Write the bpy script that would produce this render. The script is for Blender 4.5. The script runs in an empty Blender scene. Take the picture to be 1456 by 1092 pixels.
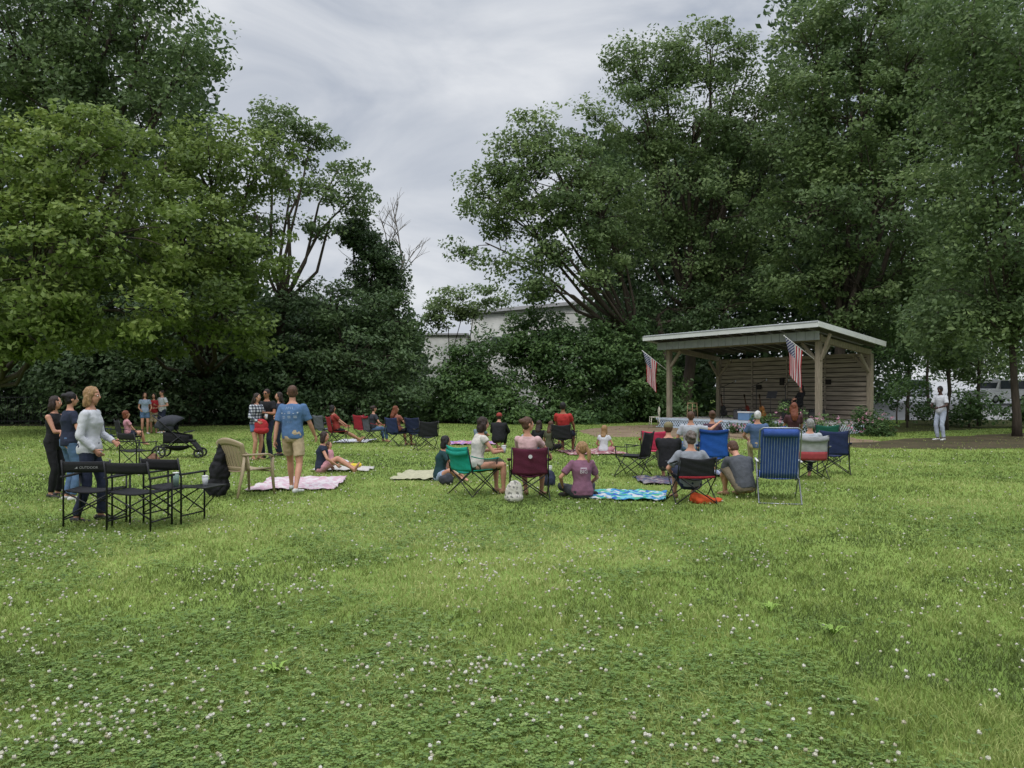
import bpy, bmesh, math, random, time
import numpy as np
from mathutils import Vector, Matrix, noise
from mathutils.bvhtree import BVHTree
T0=time.time()
random.seed(7); rng=np.random.default_rng(7)
F=1100.; CH=1.65; HY=558.
col=bpy.context.scene.collection
def G(px,py,z=0):
    D=F*(CH-z)/(py-HY); return ((px-728)/F*D, D)
def XX(px,D): return (px-728)/F*D
def ZZ(py,D): return CH+(HY-py)/F*D
V=Vector
def srgb(r,g,b):
    f=lambda c:(c/255/12.92) if c/255<=.04045 else ((c/255+.055)/1.055)**2.4
    return (f(r),f(g),f(b))
# ---------------------------------------------------------------- materials
MC={}
def mat(name,c,rough=.75,var=.15,scale=9,bump=0.,metal=0.,stretch=None,bscale=None):
    if name in MC: return MC[name]
    m=bpy.data.materials.new(name); m.use_nodes=True; nt=m.node_tree; N=nt.nodes; L=nt.links
    b=N['Principled BSDF']; b.inputs['Roughness'].default_value=rough; b.inputs['Metallic'].default_value=metal
    b.inputs['Specular IOR Level'].default_value=.3
    tc=N.new('ShaderNodeTexCoord'); mp=N.new('ShaderNodeMapping'); L.new(tc.outputs['Object'],mp.inputs['Vector'])
    if stretch: mp.inputs['Scale'].default_value=stretch
    nz=N.new('ShaderNodeTexNoise'); nz.inputs['Scale'].default_value=scale; nz.inputs['Detail'].default_value=4
    L.new(mp.outputs[0],nz.inputs['Vector'])
    cr=N.new('ShaderNodeValToRGB'); cr.color_ramp.elements[0].position=.3; cr.color_ramp.elements[1].position=.7
    cr.color_ramp.elements[0].color=(*[x*(1-var) for x in c],1); cr.color_ramp.elements[1].color=(*[min(1,x*(1+var)) for x in c],1)
    L.new(nz.outputs['Fac'],cr.inputs['Fac']); L.new(cr.outputs['Color'],b.inputs['Base Color'])
    if bump:
        bp=N.new('ShaderNodeBump'); bp.inputs['Strength'].default_value=bump; bp.inputs['Distance'].default_value=.01
        n2=N.new('ShaderNodeTexNoise'); n2.inputs['Scale'].default_value=bscale or scale*3; n2.inputs['Detail'].default_value=3
        L.new(mp.outputs[0],n2.inputs['Vector']); L.new(n2.outputs['Fac'],bp.inputs['Height']); L.new(bp.outputs[0],b.inputs['Normal'])
    MC[name]=m; return m
def cloth(name,r,g,b,var=.12): return mat('cloth_'+name,srgb(r,g,b),.85,var,14,.4,bscale=60)
SK={'light':mat('skin_light',srgb(180,132,110),.55,.08,20),'fair':mat('skin_fair',srgb(194,150,130),.55,.08,20),
    'tan':mat('skin_tan',srgb(148,102,78),.55,.08,20),'dark':mat('skin_dark',srgb(66,44,36),.55,.08,20)}
EW=mat('eye_white',(.7,.68,.65),.3,.02); ED=mat('eye_dark',(.02,.015,.01),.2,.02); LIP=mat('lip',srgb(150,84,80),.5,.05)
def hairm(name,r,g,b): return mat('hair_'+name,srgb(r,g,b),.55,.45,30,.8,stretch=(3,3,.35),bscale=60)
HB=hairm('black',26,22,22); HD=hairm('darkbrown',44,32,27); HBr=hairm('brown',78,54,40); HBl=hairm('blonde',138,108,74)
HR=hairm('auburn',104,56,36); HG=hairm('grey',130,128,126); HW=hairm('white',185,183,180)
METB=mat('black_metal',(.02,.02,.022),.4,.2,metal=.3); METG=mat('grey_metal',(.3,.31,.32),.35,.1,metal=.8); METW=mat('white_metal',(.6,.6,.6),.4,.05)
# ---------------------------------------------------------------- mesh builder
class MB:
    def __init__(s): s.v=[]; s.f=[]; s.m=[]
    def add(s,vs,fs,mi=0):
        o=len(s.v); s.v+= [tuple(p) for p in vs]; s.f+=[tuple(i+o for i in f) for f in fs]; s.m+=[mi]*len(fs); return s
    def box(s,c,d,R=None,mi=0):
        c=V(c); R=R or Matrix.Identity(3)
        vs=[c+R@V((x*d[0]/2,y*d[1]/2,z*d[2]/2)) for z in(-1,1) for y in(-1,1) for x in(-1,1)]
        return s.add(vs,[(0,2,3,1),(4,5,7,6),(0,1,5,4),(2,6,7,3),(0,4,6,2),(1,3,7,5)],mi)
    def bar(s,a,b,w,h,mi=0,up=(0,0,1)):
        a=V(a);b=V(b);d=(b-a);L=d.length;d.normalize();u=V(up)
        if abs(d.dot(u))>.98:u=V((1,0,0))
        r=d.cross(u).normalized();u=r.cross(d)
        return s.box((a+b)/2,(w,L,h),Matrix((r,d,u)).transposed(),mi)
    def tube(s,pts,rs,n=8,mi=0,flat=1.,up=(0,0,1)):
        pts=[V(p) for p in pts]
        if not hasattr(rs,'__len__'): rs=[rs]*len(pts)
        vs=[];pr=None
        for i,p in enumerate(pts):
            d=(pts[min(i+1,len(pts)-1)]-pts[max(i-1,0)])
            if d.length<1e-6:d=V((0,0,1))
            d.normalize()
            if pr is None:
                u=V(up)
                if abs(d.dot(u))>.95:u=V((0,1,0))
                pr=d.cross(u).normalized()
            else:
                pr=(pr-d*pr.dot(d))
                if pr.length<1e-6: pr=d.orthogonal()
                pr.normalize()
            q=d.cross(pr)
            for k in range(n):
                a=2*math.pi*k/n; vs.append(p+pr*math.cos(a)*rs[i]+q*math.sin(a)*rs[i]*flat)
        fs=[]
        for i in range(len(pts)-1):
            for k in range(n):
                a=i*n+k;b=i*n+(k+1)%n; fs.append((a,b,b+n,a+n))
        fs.append(tuple(range(n))[::-1]); fs.append(tuple((len(pts)-1)*n+k for k in range(n)))
        return s.add(vs,fs,mi)
    def ell(s,c,r,A=None,n=7,m=12,mi=0):
        c=V(c);A=A or Matrix.Identity(3)
        if not hasattr(r,'__len__'): r=(r,r,r)
        vs=[c+A@V((0,0,-r[2]))]
        for i in range(1,n):
            t=math.pi*i/n
            for k in range(m):
                a=2*math.pi*k/m; vs.append(c+A@V((r[0]*math.sin(t)*math.cos(a),r[1]*math.sin(t)*math.sin(a),-r[2]*math.cos(t))))
        vs.append(c+A@V((0,0,r[2]))); fs=[]
        for k in range(m): fs.append((0,1+(k+1)%m,1+k))
        for i in range(n-2):
            for k in range(m):
                a=1+i*m+k;b=1+i*m+(k+1)%m; fs.append((a,b,b+m,a+m))
        l=len(vs)-1
        for k in range(m): fs.append((1+(n-2)*m+k,1+(n-2)*m+(k+1)%m,l))
        return s.add(vs,fs,mi)
    def loft(s,rings,mi=0):
        n=len(rings[0]);vs=[p for r in rings for p in r];fs=[]
        for i in range(len(rings)-1):
            for k in range(n):
                a=i*n+k;b=i*n+(k+1)%n; fs.append((a,b,b+n,a+n))
        fs.append(tuple(range(n))[::-1]); fs.append(tuple((len(rings)-1)*n+k for k in range(n)))
        return s.add(vs,fs,mi)
    def grid(s,fn,nu,nv,mi=0):
        vs=[fn(i/nu,j/nv) for j in range(nv+1) for i in range(nu+1)]
        fs=[(j*(nu+1)+i,j*(nu+1)+i+1,(j+1)*(nu+1)+i+1,(j+1)*(nu+1)+i) for j in range(nv) for i in range(nu)]
        return s.add(vs,fs,mi)
    def torus(s,c,R,r,A=None,n=20,m=6,mi=0):
        c=V(c);A=A or Matrix.Identity(3)
        vs=[c+A@V(((R+r*math.cos(b))*math.cos(a),(R+r*math.cos(b))*math.sin(a),r*math.sin(b))) for a in [2*math.pi*i/n for i in range(n)] for b in [2*math.pi*j/m for j in range(m)]]
        fs=[(i*m+j,((i+1)%n)*m+j,((i+1)%n)*m+(j+1)%m,i*m+(j+1)%m) for i in range(n) for j in range(m)]
        return s.add(vs,fs,mi)
    def mesh(s,name,mats):
        me=bpy.data.meshes.new(name); me.from_pydata(s.v,[],s.f)
        for x in (mats if isinstance(mats,(list,tuple)) else [mats]): me.materials.append(x)
        me.polygons.foreach_set('material_index',s.m); return me
    def build(s,name,mats,parent=None,smooth=False,solid=0,sub=0,bevel=0):
        me=s.mesh(name,mats)
        if smooth: me.polygons.foreach_set('use_smooth',[True]*len(me.polygons))
        o=bpy.data.objects.new(name,me); col.objects.link(o)
        if parent: o.parent=parent
        if solid:
            k=o.modifiers.new('thickness','SOLIDIFY'); k.thickness=solid; k.offset=0
        if sub:
            k=o.modifiers.new('smooth','SUBSURF'); k.levels=sub; k.render_levels=sub
        if bevel:
            k=o.modifiers.new('bevel','BEVEL'); k.width=bevel; k.segments=2
        return o
def tag(o,label=None,cat=None,group=None,kind=None):
    if label:o['label']=label
    if cat:o['category']=cat
    if group:o['group']=group
    if kind:o['kind']=kind
    return o
def thing(name,label,cat,loc=(0,0,0),face=0,group=None):
    o=bpy.data.objects.new(name,None); col.objects.link(o); o.empty_display_size=.2
    if len(loc)==2: loc=(*loc,0)
    o.location=loc; o.rotation_euler=(0,0,math.radians(face)); return tag(o,label,cat,group)
def remesh(mb,vox,sm,mats,disp=0,dscale=10):
    me=mb.mesh('tmp',mats); o=bpy.data.objects.new('tmp',me); col.objects.link(o)
    k=o.modifiers.new('r','REMESH'); k.mode='VOXEL'; k.voxel_size=vox; k.use_smooth_shade=True
    if sm:
        k=o.modifiers.new('s','SMOOTH'); k.factor=.5; k.iterations=sm
    dg=bpy.context.evaluated_depsgraph_get(); ev=o.evaluated_get(dg)
    m2=bpy.data.meshes.new_from_object(ev); bpy.data.objects.remove(o); bpy.data.meshes.remove(me)
    if disp:
        n=len(m2.vertices); nor=np.zeros(n*3); m2.vertex_normals.foreach_get('vector',nor); nor=nor.reshape(-1,3)
        for v in m2.vertices:
            p=v.co; a=noise.noise(V((p.x*dscale+3,p.y*dscale,p.z*dscale*.7)))+.5*noise.noise(p*dscale*2.3)
            q=nor[v.index]; v.co=p+V(q)*a*disp
    m2.materials.clear()
    for x in mats: m2.materials.append(x)
    m2.polygons.foreach_set('use_smooth',[True]*len(m2.polygons)); m2.update()
    return m2
def link(name,me,parent):
    o=bpy.data.objects.new(name,me); col.objects.link(o); o.parent=parent; return o
def append_mb(me,mb):
    bm=bmesh.new(); bm.from_mesh(me)
    vs=[bm.verts.new(p) for p in mb.v]
    for f,mi in zip(mb.f,mb.m):
        try:
            x=bm.faces.new([vs[i] for i in f]); x.material_index=mi; x.smooth=True
        except ValueError: pass
    bm.to_mesh(me); bm.free()
def text_data(s,size=.1):
    c=bpy.data.curves.new('t','FONT'); c.body=s; c.size=size; c.align_x='CENTER'; c.align_y='CENTER'; c.resolution_u=3
    o=bpy.data.objects.new('t',c); col.objects.link(o); dg=bpy.context.evaluated_depsgraph_get()
    me=bpy.data.meshes.new_from_object(o.evaluated_get(dg)); vs=[tuple(v.co) for v in me.vertices]; fs=[tuple(p.vertices) for p in me.polygons]
    bpy.data.objects.remove(o); bpy.data.curves.remove(c); bpy.data.meshes.remove(me); return vs,fs
# ---------------------------------------------------------------- person
def ik(a,b,l1,l2,pole):
    d=b-a; L=max(1e-4,d.length); dr=d/L; L=min(L,(l1+l2)*.995); L=max(L,abs(l1-l2)+.02); b=a+dr*L
    x=(l1*l1-l2*l2+L*L)/(2*L); h=math.sqrt(max(0,l1*l1-x*x)); p=pole-dr*pole.dot(dr)
    if p.length<1e-5:p=dr.orthogonal()
    return a+dr*x+p.normalized()*h,b
def person(label,x,y,face,H=1.68,fem=False,pel=(0,0,.93),lean=2,side=0,twist=0,head=(0,0),hands=((-.24,.06,.80),(.24,.06,.80)),
           feet=((-.10,0,.08),(.10,.02,.08)),kp=((-.1,1,0),(.1,1,0)),ep=((-.5,-1,-.2),(.5,-1,-.2)),toes=((-.2,1,0),(.2,1,0)),
           skin='light',shirt=None,sleeve=.6,legs=None,leglen=1.9,skirt=False,hair=('short',None),shoes=None,z=0,group=None,wide=1.,deco=None,hat=None,glasses=False,curl=18,neck=.515,hold=()):
    s=H/1.75; D=math.hypot(x,y); vox=.011 if D<14 else(.014 if D<20 else .018)
    root=thing('person',label,'person',(x,y,z),face,group)
    pel=V(pel); R_=math.radians
    def Td(k):
        l=R_(lean*k); q=R_(side*k); return V((math.sin(q),math.sin(l)*math.cos(q),math.cos(l)*math.cos(q)))
    T1=Td(.6);T2=Td(1.15)
    def S(d): return pel+T1*min(d,.22)+T2*max(0,d-.22)
    def AX(d):
        T=T1.lerp(T2,max(0,min(1,(d-.12)/.2))); tw=R_(twist)*max(0,min(1,d/.45)); r=Matrix.Rotation(tw,3,T)@V((1,0,0)); r=(r-T*r.dot(T)).normalized()
        return r,T.cross(r).normalized(),T.normalized()
    if fem: rings=[(-.10,.09,.085),(-.05,.15,.115),(.03,.168,.122),(.10,.15,.108),(.18,.122,.092),(.26,.128,.098),(.35,.145,.125),(.42,.150,.105),(.47,.14,.085),(.505,.085,.065),(.55,.05,.05)]
    else: rings=[(-.10,.09,.085),(-.05,.15,.11),(.03,.16,.115),(.10,.152,.11),(.18,.148,.105),(.26,.155,.112),(.36,.172,.122),(.43,.178,.112),(.475,.165,.09),(.51,.09,.07),(.55,.056,.056)]
    rings=[(d,a*wide,b*wide) for d,a,b in rings]
    def ring(d,a,b,n=16):
        r,f,t=AX(d); c=S(d); return [(c+r*math.cos(2*math.pi*k/n)*a+f*math.sin(2*math.pi*k/n)*b)*s for k in range(n)]
    sw=.158 if fem else .182
    rs,fs_,ts=AX(.45); sh=[S(.455)-rs*sw,S(.455)+rs*sw]
    hips=[pel+V((-.088,0,-.02)),pel+V((.088,0,-.02))]
    elb=[];wri=[];kne=[];ank=[]
    for i in(0,1):
        e,w=ik(sh[i],V(hands[i]),.285,.25,V(ep[i])); elb.append(e);wri.append(w)
        k,a=ik(hips[i],V(feet[i]),.43,.42,V(kp[i])); kne.append(k);ank.append(a)
    am=.88 if fem else 1.
    B=MB(); B.loft([ring(*q) for q in rings])
    yw,pt=R_(head[0]),R_(head[1])
    hf=Matrix.Rotation(yw,3,'Z')@V((0,math.cos(pt),math.sin(pt))); hr=hf.cross(V((0,0,1))).normalized(); hu=hr.cross(hf).normalized()
    A=Matrix((hr,hf,hu)).transposed(); Hc=S(.545)+(T2*.45+hu*.55).normalized()*.155+hf*.012
    hp=lambda q:(Hc+A@V(q))*s
    hs=1.0 if H>1.4 else 1.28
    def hell(mb,q,r,mi=0,**k): mb.ell(hp([c*hs for c in q]),[c*s*hs for c in r],A,mi=mi,**k)
    B.tube([S(.49)*s,(Hc-hu*.05-hf*.015)*s],[.056*s*am,.05*s*am],10)
    hell(B,(0,-.008,.022),(.076,.094,.094)); hell(B,(0,.022,-.035),(.06,.068,.07)); hell(B,(0,.052,-.082),(.028,.028,.022)); hell(B,(0,.095,-.018),(.012,.022,.022)); hell(B,(0,.07,.012),(.055,.022,.016))
    for i in(-1,1): hell(B,(i*.078,-.005,-.008),(.010,.02,.03))
    for i in(0,1):
        sg=(-1,1)[i]
        B.ell(sh[i]*s,.056*s*am)
        B.tube([p*s for p in(sh[i],sh[i].lerp(elb[i],.4),elb[i])],[.05*s*am,.045*s*am,.037*s*am],10); B.ell(elb[i]*s,.037*s*am)
        B.tube([p*s for p in(elb[i],elb[i].lerp(wri[i],.3),wri[i])],[.037*s*am,.038*s*am,.025*s*am],10)
        B.tube([p*s for p in(hips[i],hips[i].lerp(kne[i],.4),kne[i])],[.085*s,.076*s,.054*s],12); B.ell(kne[i]*s,.054*s); B.ell(hips[i]*s,.088*s)
        B.tube([p*s for p in(kne[i],kne[i].lerp(ank[i],.35),kne[i].lerp(ank[i],.8),ank[i])],[.052*s,.055*s,.036*s,.036*s],12)
        t=V(toes[i]).normalized(); u=(kne[i]-ank[i]); u=(u-t*u.dot(t)).normalized(); rr=t.cross(u); FA=Matrix((rr,t,u)).transposed()
        for tt,h,q in((-.045,.045,(.03,.032,.034)),(.0,.03,(.034,.05,.046)),(.07,.048,(.038,.06,.03)),(.13,.058,(.042,.055,.02))):
            B.ell((ank[i]+t*tt-u*h)*s,[c*s for c in q],FA)
        if shoes:
            Sh=MB()
            for tt,h,q in((-.045,.042,(.036,.04,.04)),(.0,.036,(.04,.055,.044)),(.07,.05,(.044,.065,.03)),(.14,.058,(.047,.062,.024))):
                Sh.ell((ank[i]+t*tt-u*h)*s,[c*s for c in q],FA)
            link('shoe',remesh(Sh,.011,2,[shoes]),root)
        d=(wri[i]-elb[i]).normalized(); nn=V((-sg,0,0)); 
        if abs(d.dot(nn))>.7: nn=V((0,0,-1)) if abs(d.z)<.7 else V((0,1,0))
        nn=(nn-d*nn.dot(d)).normalized(); sd=d.cross(nn).normalized()
        if sd.dot(V((0,1,.6)))<0: sd=-sd
        PA=Matrix((sd,d,nn)).transposed(); B.ell((wri[i]+d*.045)*s,[.038*s,.055*s,.017*s],PA)
    body=remesh(B,vox,4,[SK[skin],EW,ED,LIP])
    X=MB()
    for i in(0,1):
        sg=(-1,1)[i]; d=(wri[i]-elb[i]).normalized(); nn=V((-sg,0,0))
        if abs(d.dot(nn))>.7: nn=V((0,0,-1)) if abs(d.z)<.7 else V((0,1,0))
        nn=(nn-d*nn.dot(d)).normalized(); sd=d.cross(nn).normalized()
        if sd.dot(V((0,1,.6)))<0: sd=-sd
        cu=curl if i not in hold else 48
        for k,ln in enumerate((.068,.076,.07,.055)):
            p=wri[i]+d*.075+sd*(1.5-k)*.0185; path=[p-d*.02]; dd=d.copy()
            path.append(p)
            for j in range(3):
                dd=(Matrix.Rotation(R_(cu+k*3),3,d.cross(nn))@dd).normalized(); p=p+dd*ln*(.45,.3,.25)[j]; path.append(p)
            X.tube([q*s for q in path],[.0095*s,.009*s,.0085*s,.008*s,.006*s],6)
        p=wri[i]+d*.02+sd*.022; q=p+(d*.55+sd*.6+nn*.2).normalized()*.045; r2=q+(d*.85+sd*.2+nn*.4).normalized()*.035
        X.tube([p*s,q*s,r2*s],[.012*s,.0105*s,.0075*s],6)
    for i in(-1,1):
        hell(X,(i*.03,.0835,.0),(.013,.007,.008),1,n=5,m=8); hell(X,(i*.03,.0895,.0),(.0055,.003,.0055),2,n=4,m=6); hell(X,(i*.03,.088,.021),(.017,.004,.003),2,n=4,m=6)
    hell(X,(0,.084,-.052),(.02,.007,.006),3,n=5,m=8)
    append_mb(body,X); link('body',body,root)
    if shirt:
        C=MB(); o=.013
        C.loft([ring(d,a+o,b+o) for d,a,b in rings if -.05<=d<neck]+[ring(neck,rings[-2][1]+.008,rings[-2][2]+.01)])
        for i in(0,1):
            if sleeve>0: C.ell(sh[i]*s,(.056*am+o)*s)
            if 0<sleeve<=1: C.tube([sh[i]*s,(sh[i].lerp(elb[i],sleeve))*s],[(.055*am+o)*s,(.056*am+o)*s],12)
            elif sleeve>1:
                C.tube([sh[i]*s,elb[i]*s],[(.052*am+o)*s,(.042*am+o)*s],12); C.ell(elb[i]*s,(.042*am+o)*s); C.tube([elb[i]*s,elb[i].lerp(wri[i],sleeve-1)*s],[(.042*am+o)*s,(.032*am+o*.8)*s],12)
        me=remesh(C,vox,3,[shirt],.010,9); so=link('shirt',me,root)
        if deco:
            bv=BVHTree.FromPolygons([v.co.copy() for v in me.vertices],[tuple(p.vertices) for p in me.polygons]); r,f,t=AX(.3); Dm=MB(); n=0
            for txt,sz,dh in deco[0]:
                vs,ff=text_data(txt,sz); out=[]
                for q in vs:
                    o_=(S(dh)+r*q[0]+t*q[1])*s-f*.6; h=bv.ray_cast(o_,f); out.append((h[0] if h[0] else o_+f*.45)-f*.004)
                Dm.add(out,ff)
            Dm.build('shirt_print',deco[1],root)
    if legs:
        C=MB(); o=.012
        C.loft([ring(d,a+o*.7,b+o*.7) for d,a,b in rings if d<=.1])
        for i in(0,1):
            C.ell(hips[i]*s,.094*s)
            if skirt: continue
            if leglen<=1: C.tube([hips[i]*s,hips[i].lerp(kne[i],leglen)*s],[.092*s,(.082+.014*(1-leglen)+.008)*s],12)
            else:
                C.tube([p*s for p in(hips[i],hips[i].lerp(kne[i],.4),kne[i])],[.092*s,.084*s,.066*s],12); C.ell(kne[i]*s,.066*s)
                C.tube([p*s for p in(kne[i],kne[i].lerp(ank[i],.4),kne[i].lerp(ank[i],leglen-1))],[.064*s,.064*s,.056*s],12)
        if skirt:
            km=(kne[0]+kne[1])/2; hm=(hips[0]+hips[1])/2; ax=(km-hm).normalized(); ux=V((1,0,0)); uy=ax.cross(ux).normalized(); rg=[]
            for q,w,dp in((0,.17,.12),(.4,.18,.11),(.8*leglen+.05,.2,.10),(leglen,.22,.10)):
                c=hm.lerp(km,q); rg.append([(c+ux*math.cos(2*math.pi*k/16)*w+uy*math.sin(2*math.pi*k/16)*dp)*s for k in range(16)])
            C.loft(rg)
        link('skirt' if skirt else ('shorts' if leglen<=1.2 else 'trousers'),remesh(C,vox,3,[legs],.010,8),root)
    st,hm_=hair
    if hm_:
        C=MB()
        hell(C,(0,-.017,.027),(.085,.099,.098)); hell(C,(0,-.04,-.015),(.078,.062,.075))
        def drop(p0,pts,rad):
            P=[Hc+A@V(p0)]+[Hc+A@V((q[0],q[1],0))+V((0,0,q[2])) for q in pts]; C.tube([p*s*1. for p in P],[r*s for r in rad],12,flat=.6,up=(0,1,0))
        if st=='long': 
            drop((0,-.045,-.02),[(0,-.085,-.13),(0,-.125,-.22),(0,-.13,-.34)],[.09,.095,.09,.045])
            for i in(-1,1): drop((i*.07,-.01,.02),[(i*.082,.0,-.08),(i*.085,-.01,-.17)],[.028,.034,.02])
        if st=='bob':
            drop((0,-.03,.0),[(0,-.055,-.08),(0,-.06,-.15)],[.095,.10,.085])
            for i in(-1,1): drop((i*.07,.0,.03),[(i*.08,.01,-.06),(i*.078,.01,-.13)],[.03,.034,.022])
        if st=='bun': hell(C,(0,-.115,.05),(.045,.042,.045))
        if st=='pony': drop((0,-.10,.02),[(0,-.14,-.02),(0,-.15,-.12),(0,-.13,-.24)],[.03,.036,.036,.012])
        if st=='curly':
            for k in range(26):
                a=random.uniform(0,6.28); b=random.uniform(-.25,1); cz=math.sqrt(1-b*b if b<1 else 0)
                q=(.08*cz*math.cos(a),-.02+.095*cz*math.sin(a),.03+.09*b)
                if q[1]>.05 and q[2]<.06: continue
                hell(C,q,(.027,.027,.027),n=5,m=8)
        link('hair',remesh(C,.011 if D<14 else .016,2,[hm_],.008 if st!='short' else .004,28),root)
    if hat:
        C=MB(); hell(C,(0,-.012,.045),(.09,.104,.082),n=10,m=18); C.ell(hp((0,.095,.045)),[.07*s,.075*s,.008*s],A); link('cap',C.mesh('cap',[hat]),root).data.polygons.foreach_set('use_smooth',[True]*len(C.f))
    if glasses:
        C=MB()
        for i in(-1,1): hell(C,(i*.033,.094,.0),(.026,.006,.02),n=6,m=10); C.tube([hp((i*.058,.09,.004)),hp((i*.08,0,.004))],.003*s,5)
        C.tube([hp((-.01,.1,.005)),hp((.01,.1,.005))],.003*s,5); link('sunglasses',C.mesh('sunglasses',[ED]),root)
    M=Matrix.Translation(V((x,y,z)))@Matrix.Rotation(math.radians(face),4,'Z')
    def hw(i):
        d=(wri[i]-elb[i]).normalized(); return M@((wri[i]+d*.07)*s)
    return hw
SITC=dict(pel=(0,-.06,.50),lean=-8,feet=((-.13,.42,.08),(.13,.44,.08)),kp=((-.2,.6,1),(.2,.6,1)),hands=((-.22,.26,.60),(.22,.26,.60)),ep=((-1,-.6,-.5),(1,-.6,-.5)))
SITX=dict(pel=(0,0,.115),lean=10,feet=((.14,.32,.08),(-.14,.26,.08)),kp=((-1,.35,.25),(1,.35,.25)),hands=((-.14,.30,.22),(.14,.30,.22)),ep=((-1,-.5,-.5),(1,-.5,-.5)),toes=((1,.3,-.1),(-1,.3,-.1)))
SITL=dict(pel=(0,0,.115),lean=-14,feet=((-.1,.80,.09),(.12,.78,.09)),kp=((0,.1,1),(0,.1,1)),toes=((-.2,.4,1),(.2,.4,1)),hands=((-.26,-.20,.09),(.26,-.20,.09)),ep=((-1,-.8,0),(1,-.8,0)))
SITK=dict(pel=(0,0,.115),lean=16,feet=((-.12,.44,.08),(.12,.46,.08)),kp=((-.2,.2,1),(.2,.2,1)),hands=((-.08,.46,.36),(.10,.46,.36)),ep=((-1,0,-.3),(1,0,-.3)))
def P(base,**k): d=dict(base); d.update(k); return d
# ---------------------------------------------------------------- chairs and props
def camp_chair(label,fab,x,y,face,trim=None,group=None,frame=None,k=1.,text=None):
    fr=frame or METB; trim=trim or fab; r=thing('camp_chair',label,'chair',(x,y,0),face,group)
    sn=math.sin; pi=math.pi; ph=random.uniform(0,9)
    MB().grid(lambda u,v:(-.26+.52*u,-.23+.48*v,.42-.055*sn(pi*u)*(1.2-.6*v)+.006*sn(u*30+ph)),10,8).build('seat',fab,r,True,.012)
    MB().grid(lambda u,v:((-.28+.56*u)*(1-.05*v)*(1-.06*sn(pi*v)),-.235-.10*v-.06*sn(pi*u)*(1-.3*v)+.006*sn(v*17+u*9+ph),.40+.49*k*v-.03*sn(pi*u)*v),14,10).build('backrest',fab,r,True,.014)
    if trim is not fab: MB().grid(lambda u,v:((-.282+.564*u)*.95,-.35-.045*sn(pi*u),.82*k+.07*v-.03*sn(pi*u)),10,2).build('top_band',trim,r,True,.012)
    for i in(-1,1):
        for j in(-1,1):
            b=MB(); f=(i*.31,j*.27,.01); b.tube([f,(-i*.28,j*.245,.42)],.009,7); b.tube([f,(i*.29,-j*.25,.40)],.009,7); b.ell((i*.31,j*.27,.015),(.02,.02,.016),n=5,m=8)
            b.build('leg',fr,r,True)
        MB().tube([(i*.285,-.24,.36),(i*.275,-.34,.40+.49*k)],.010,7).build('back_post',fr,r,True)
        MB().tube([(i*.285,.24,.38),(i*.305,.25,.60)],.010,7).build('arm_post',fr,r,True)
        MB().grid(lambda u,v,i=i:(i*(.275+.045*u)+i*.012,-.28+.55*v,.645-.045*v-.03*sn(pi*v)),2,8).build('armrest',trim,r,True,.014)
    if text:
        vs,ff=text_data(text[0],text[2]); MB().add([(-q[0],-.36-.04,.68+q[1]) for q in vs],ff).build('logo_print',text[1],r)
    return r
def director_chair(label,x,y,face,table=True,text=None,group=None):
    fab=cloth('director_black',30,30,33); r=thing('folding_chair',label,'chair',(x,y,0),face,group)
    MB().grid(lambda u,v:(-.25+.5*u,-.2+.42*v,.46-.025*math.sin(math.pi*u)),6,4).build('seat',fab,r,True,.02)
    b=MB().grid(lambda u,v:(-.27+.54*u,-.235-.03*math.sin(math.pi*u)-.03*v,.69+.13*v),8,3).build('backrest',fab,r,True,.018)
    for i in(-1,1):
        for j in(-1,1): MB().tube([(i*.28,j*.22,.01),(i*.28,j*.22,.62)] if j>0 else [(i*.28,-.22,.01),(i*.28,-.22,.60),(i*.275,-.28,.84)],.012,8).build('leg',METB,r,True)
        MB().box((i*.285,0,.635),(.055,.48,.022)).build('armrest',METB,r,bevel=.006)
        MB().tube([(i*.28,-.22,.12),(i*.28,.22,.12)],.010,7).build('lower_rail',METB,r,True); MB().tube([(i*.28,-.22,.46),(i*.28,.22,.46)],.010,7).build('seat_rail',METB,r,True)
    for j in(-1,1): MB().tube([(-.28,j*.2,.14),(.28,j*.2,.45)],.009,7).tube([(.28,j*.2+.004,.14),(-.28,j*.2+.004,.45)],.009,7).build('cross_brace',METB,r,True)
    if table:
        t=MB().box((.46,.02,.47),(.30,.42,.016)).build('side_table',METB,r,bevel=.004)
        for yy in(-.16,.18): MB().tube([(.59,yy,.455),(.32,yy,.18)],.007,6).build('table_brace',METB,t,True)
    if text:
        vs,ff=text_data('OUTDOOR',.042); m=MB().add([(q[0]+.04,-.2935,.75+q[1]*1.) for q in vs],ff)
        m.add([(-.12,-.2935,.738),(-.085,-.2935,.738),(-.09,-.2935,.765)],[(0,1,2)]); m.build('logo_print',mat('print_dim',(.20,.20,.20),.7,.02),r)
    return r
def cup(label,p,m,lid=None,h=.11,r=.038,cat='cup',group=None):
    o=thing('cup',label,cat,p,0,group); MB().tube([(0,0,0),(0,0,h)],[r*.75,r],14).build('cup_body',m,o,True)
    MB().tube([(0,0,h+.001),(0,0,h+.014)],[r*1.06,r*.95],14).build('lid',lid or MC.get('lid') or mat('lid',(.6,.6,.58),.4,.03),o,True); return o
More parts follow.
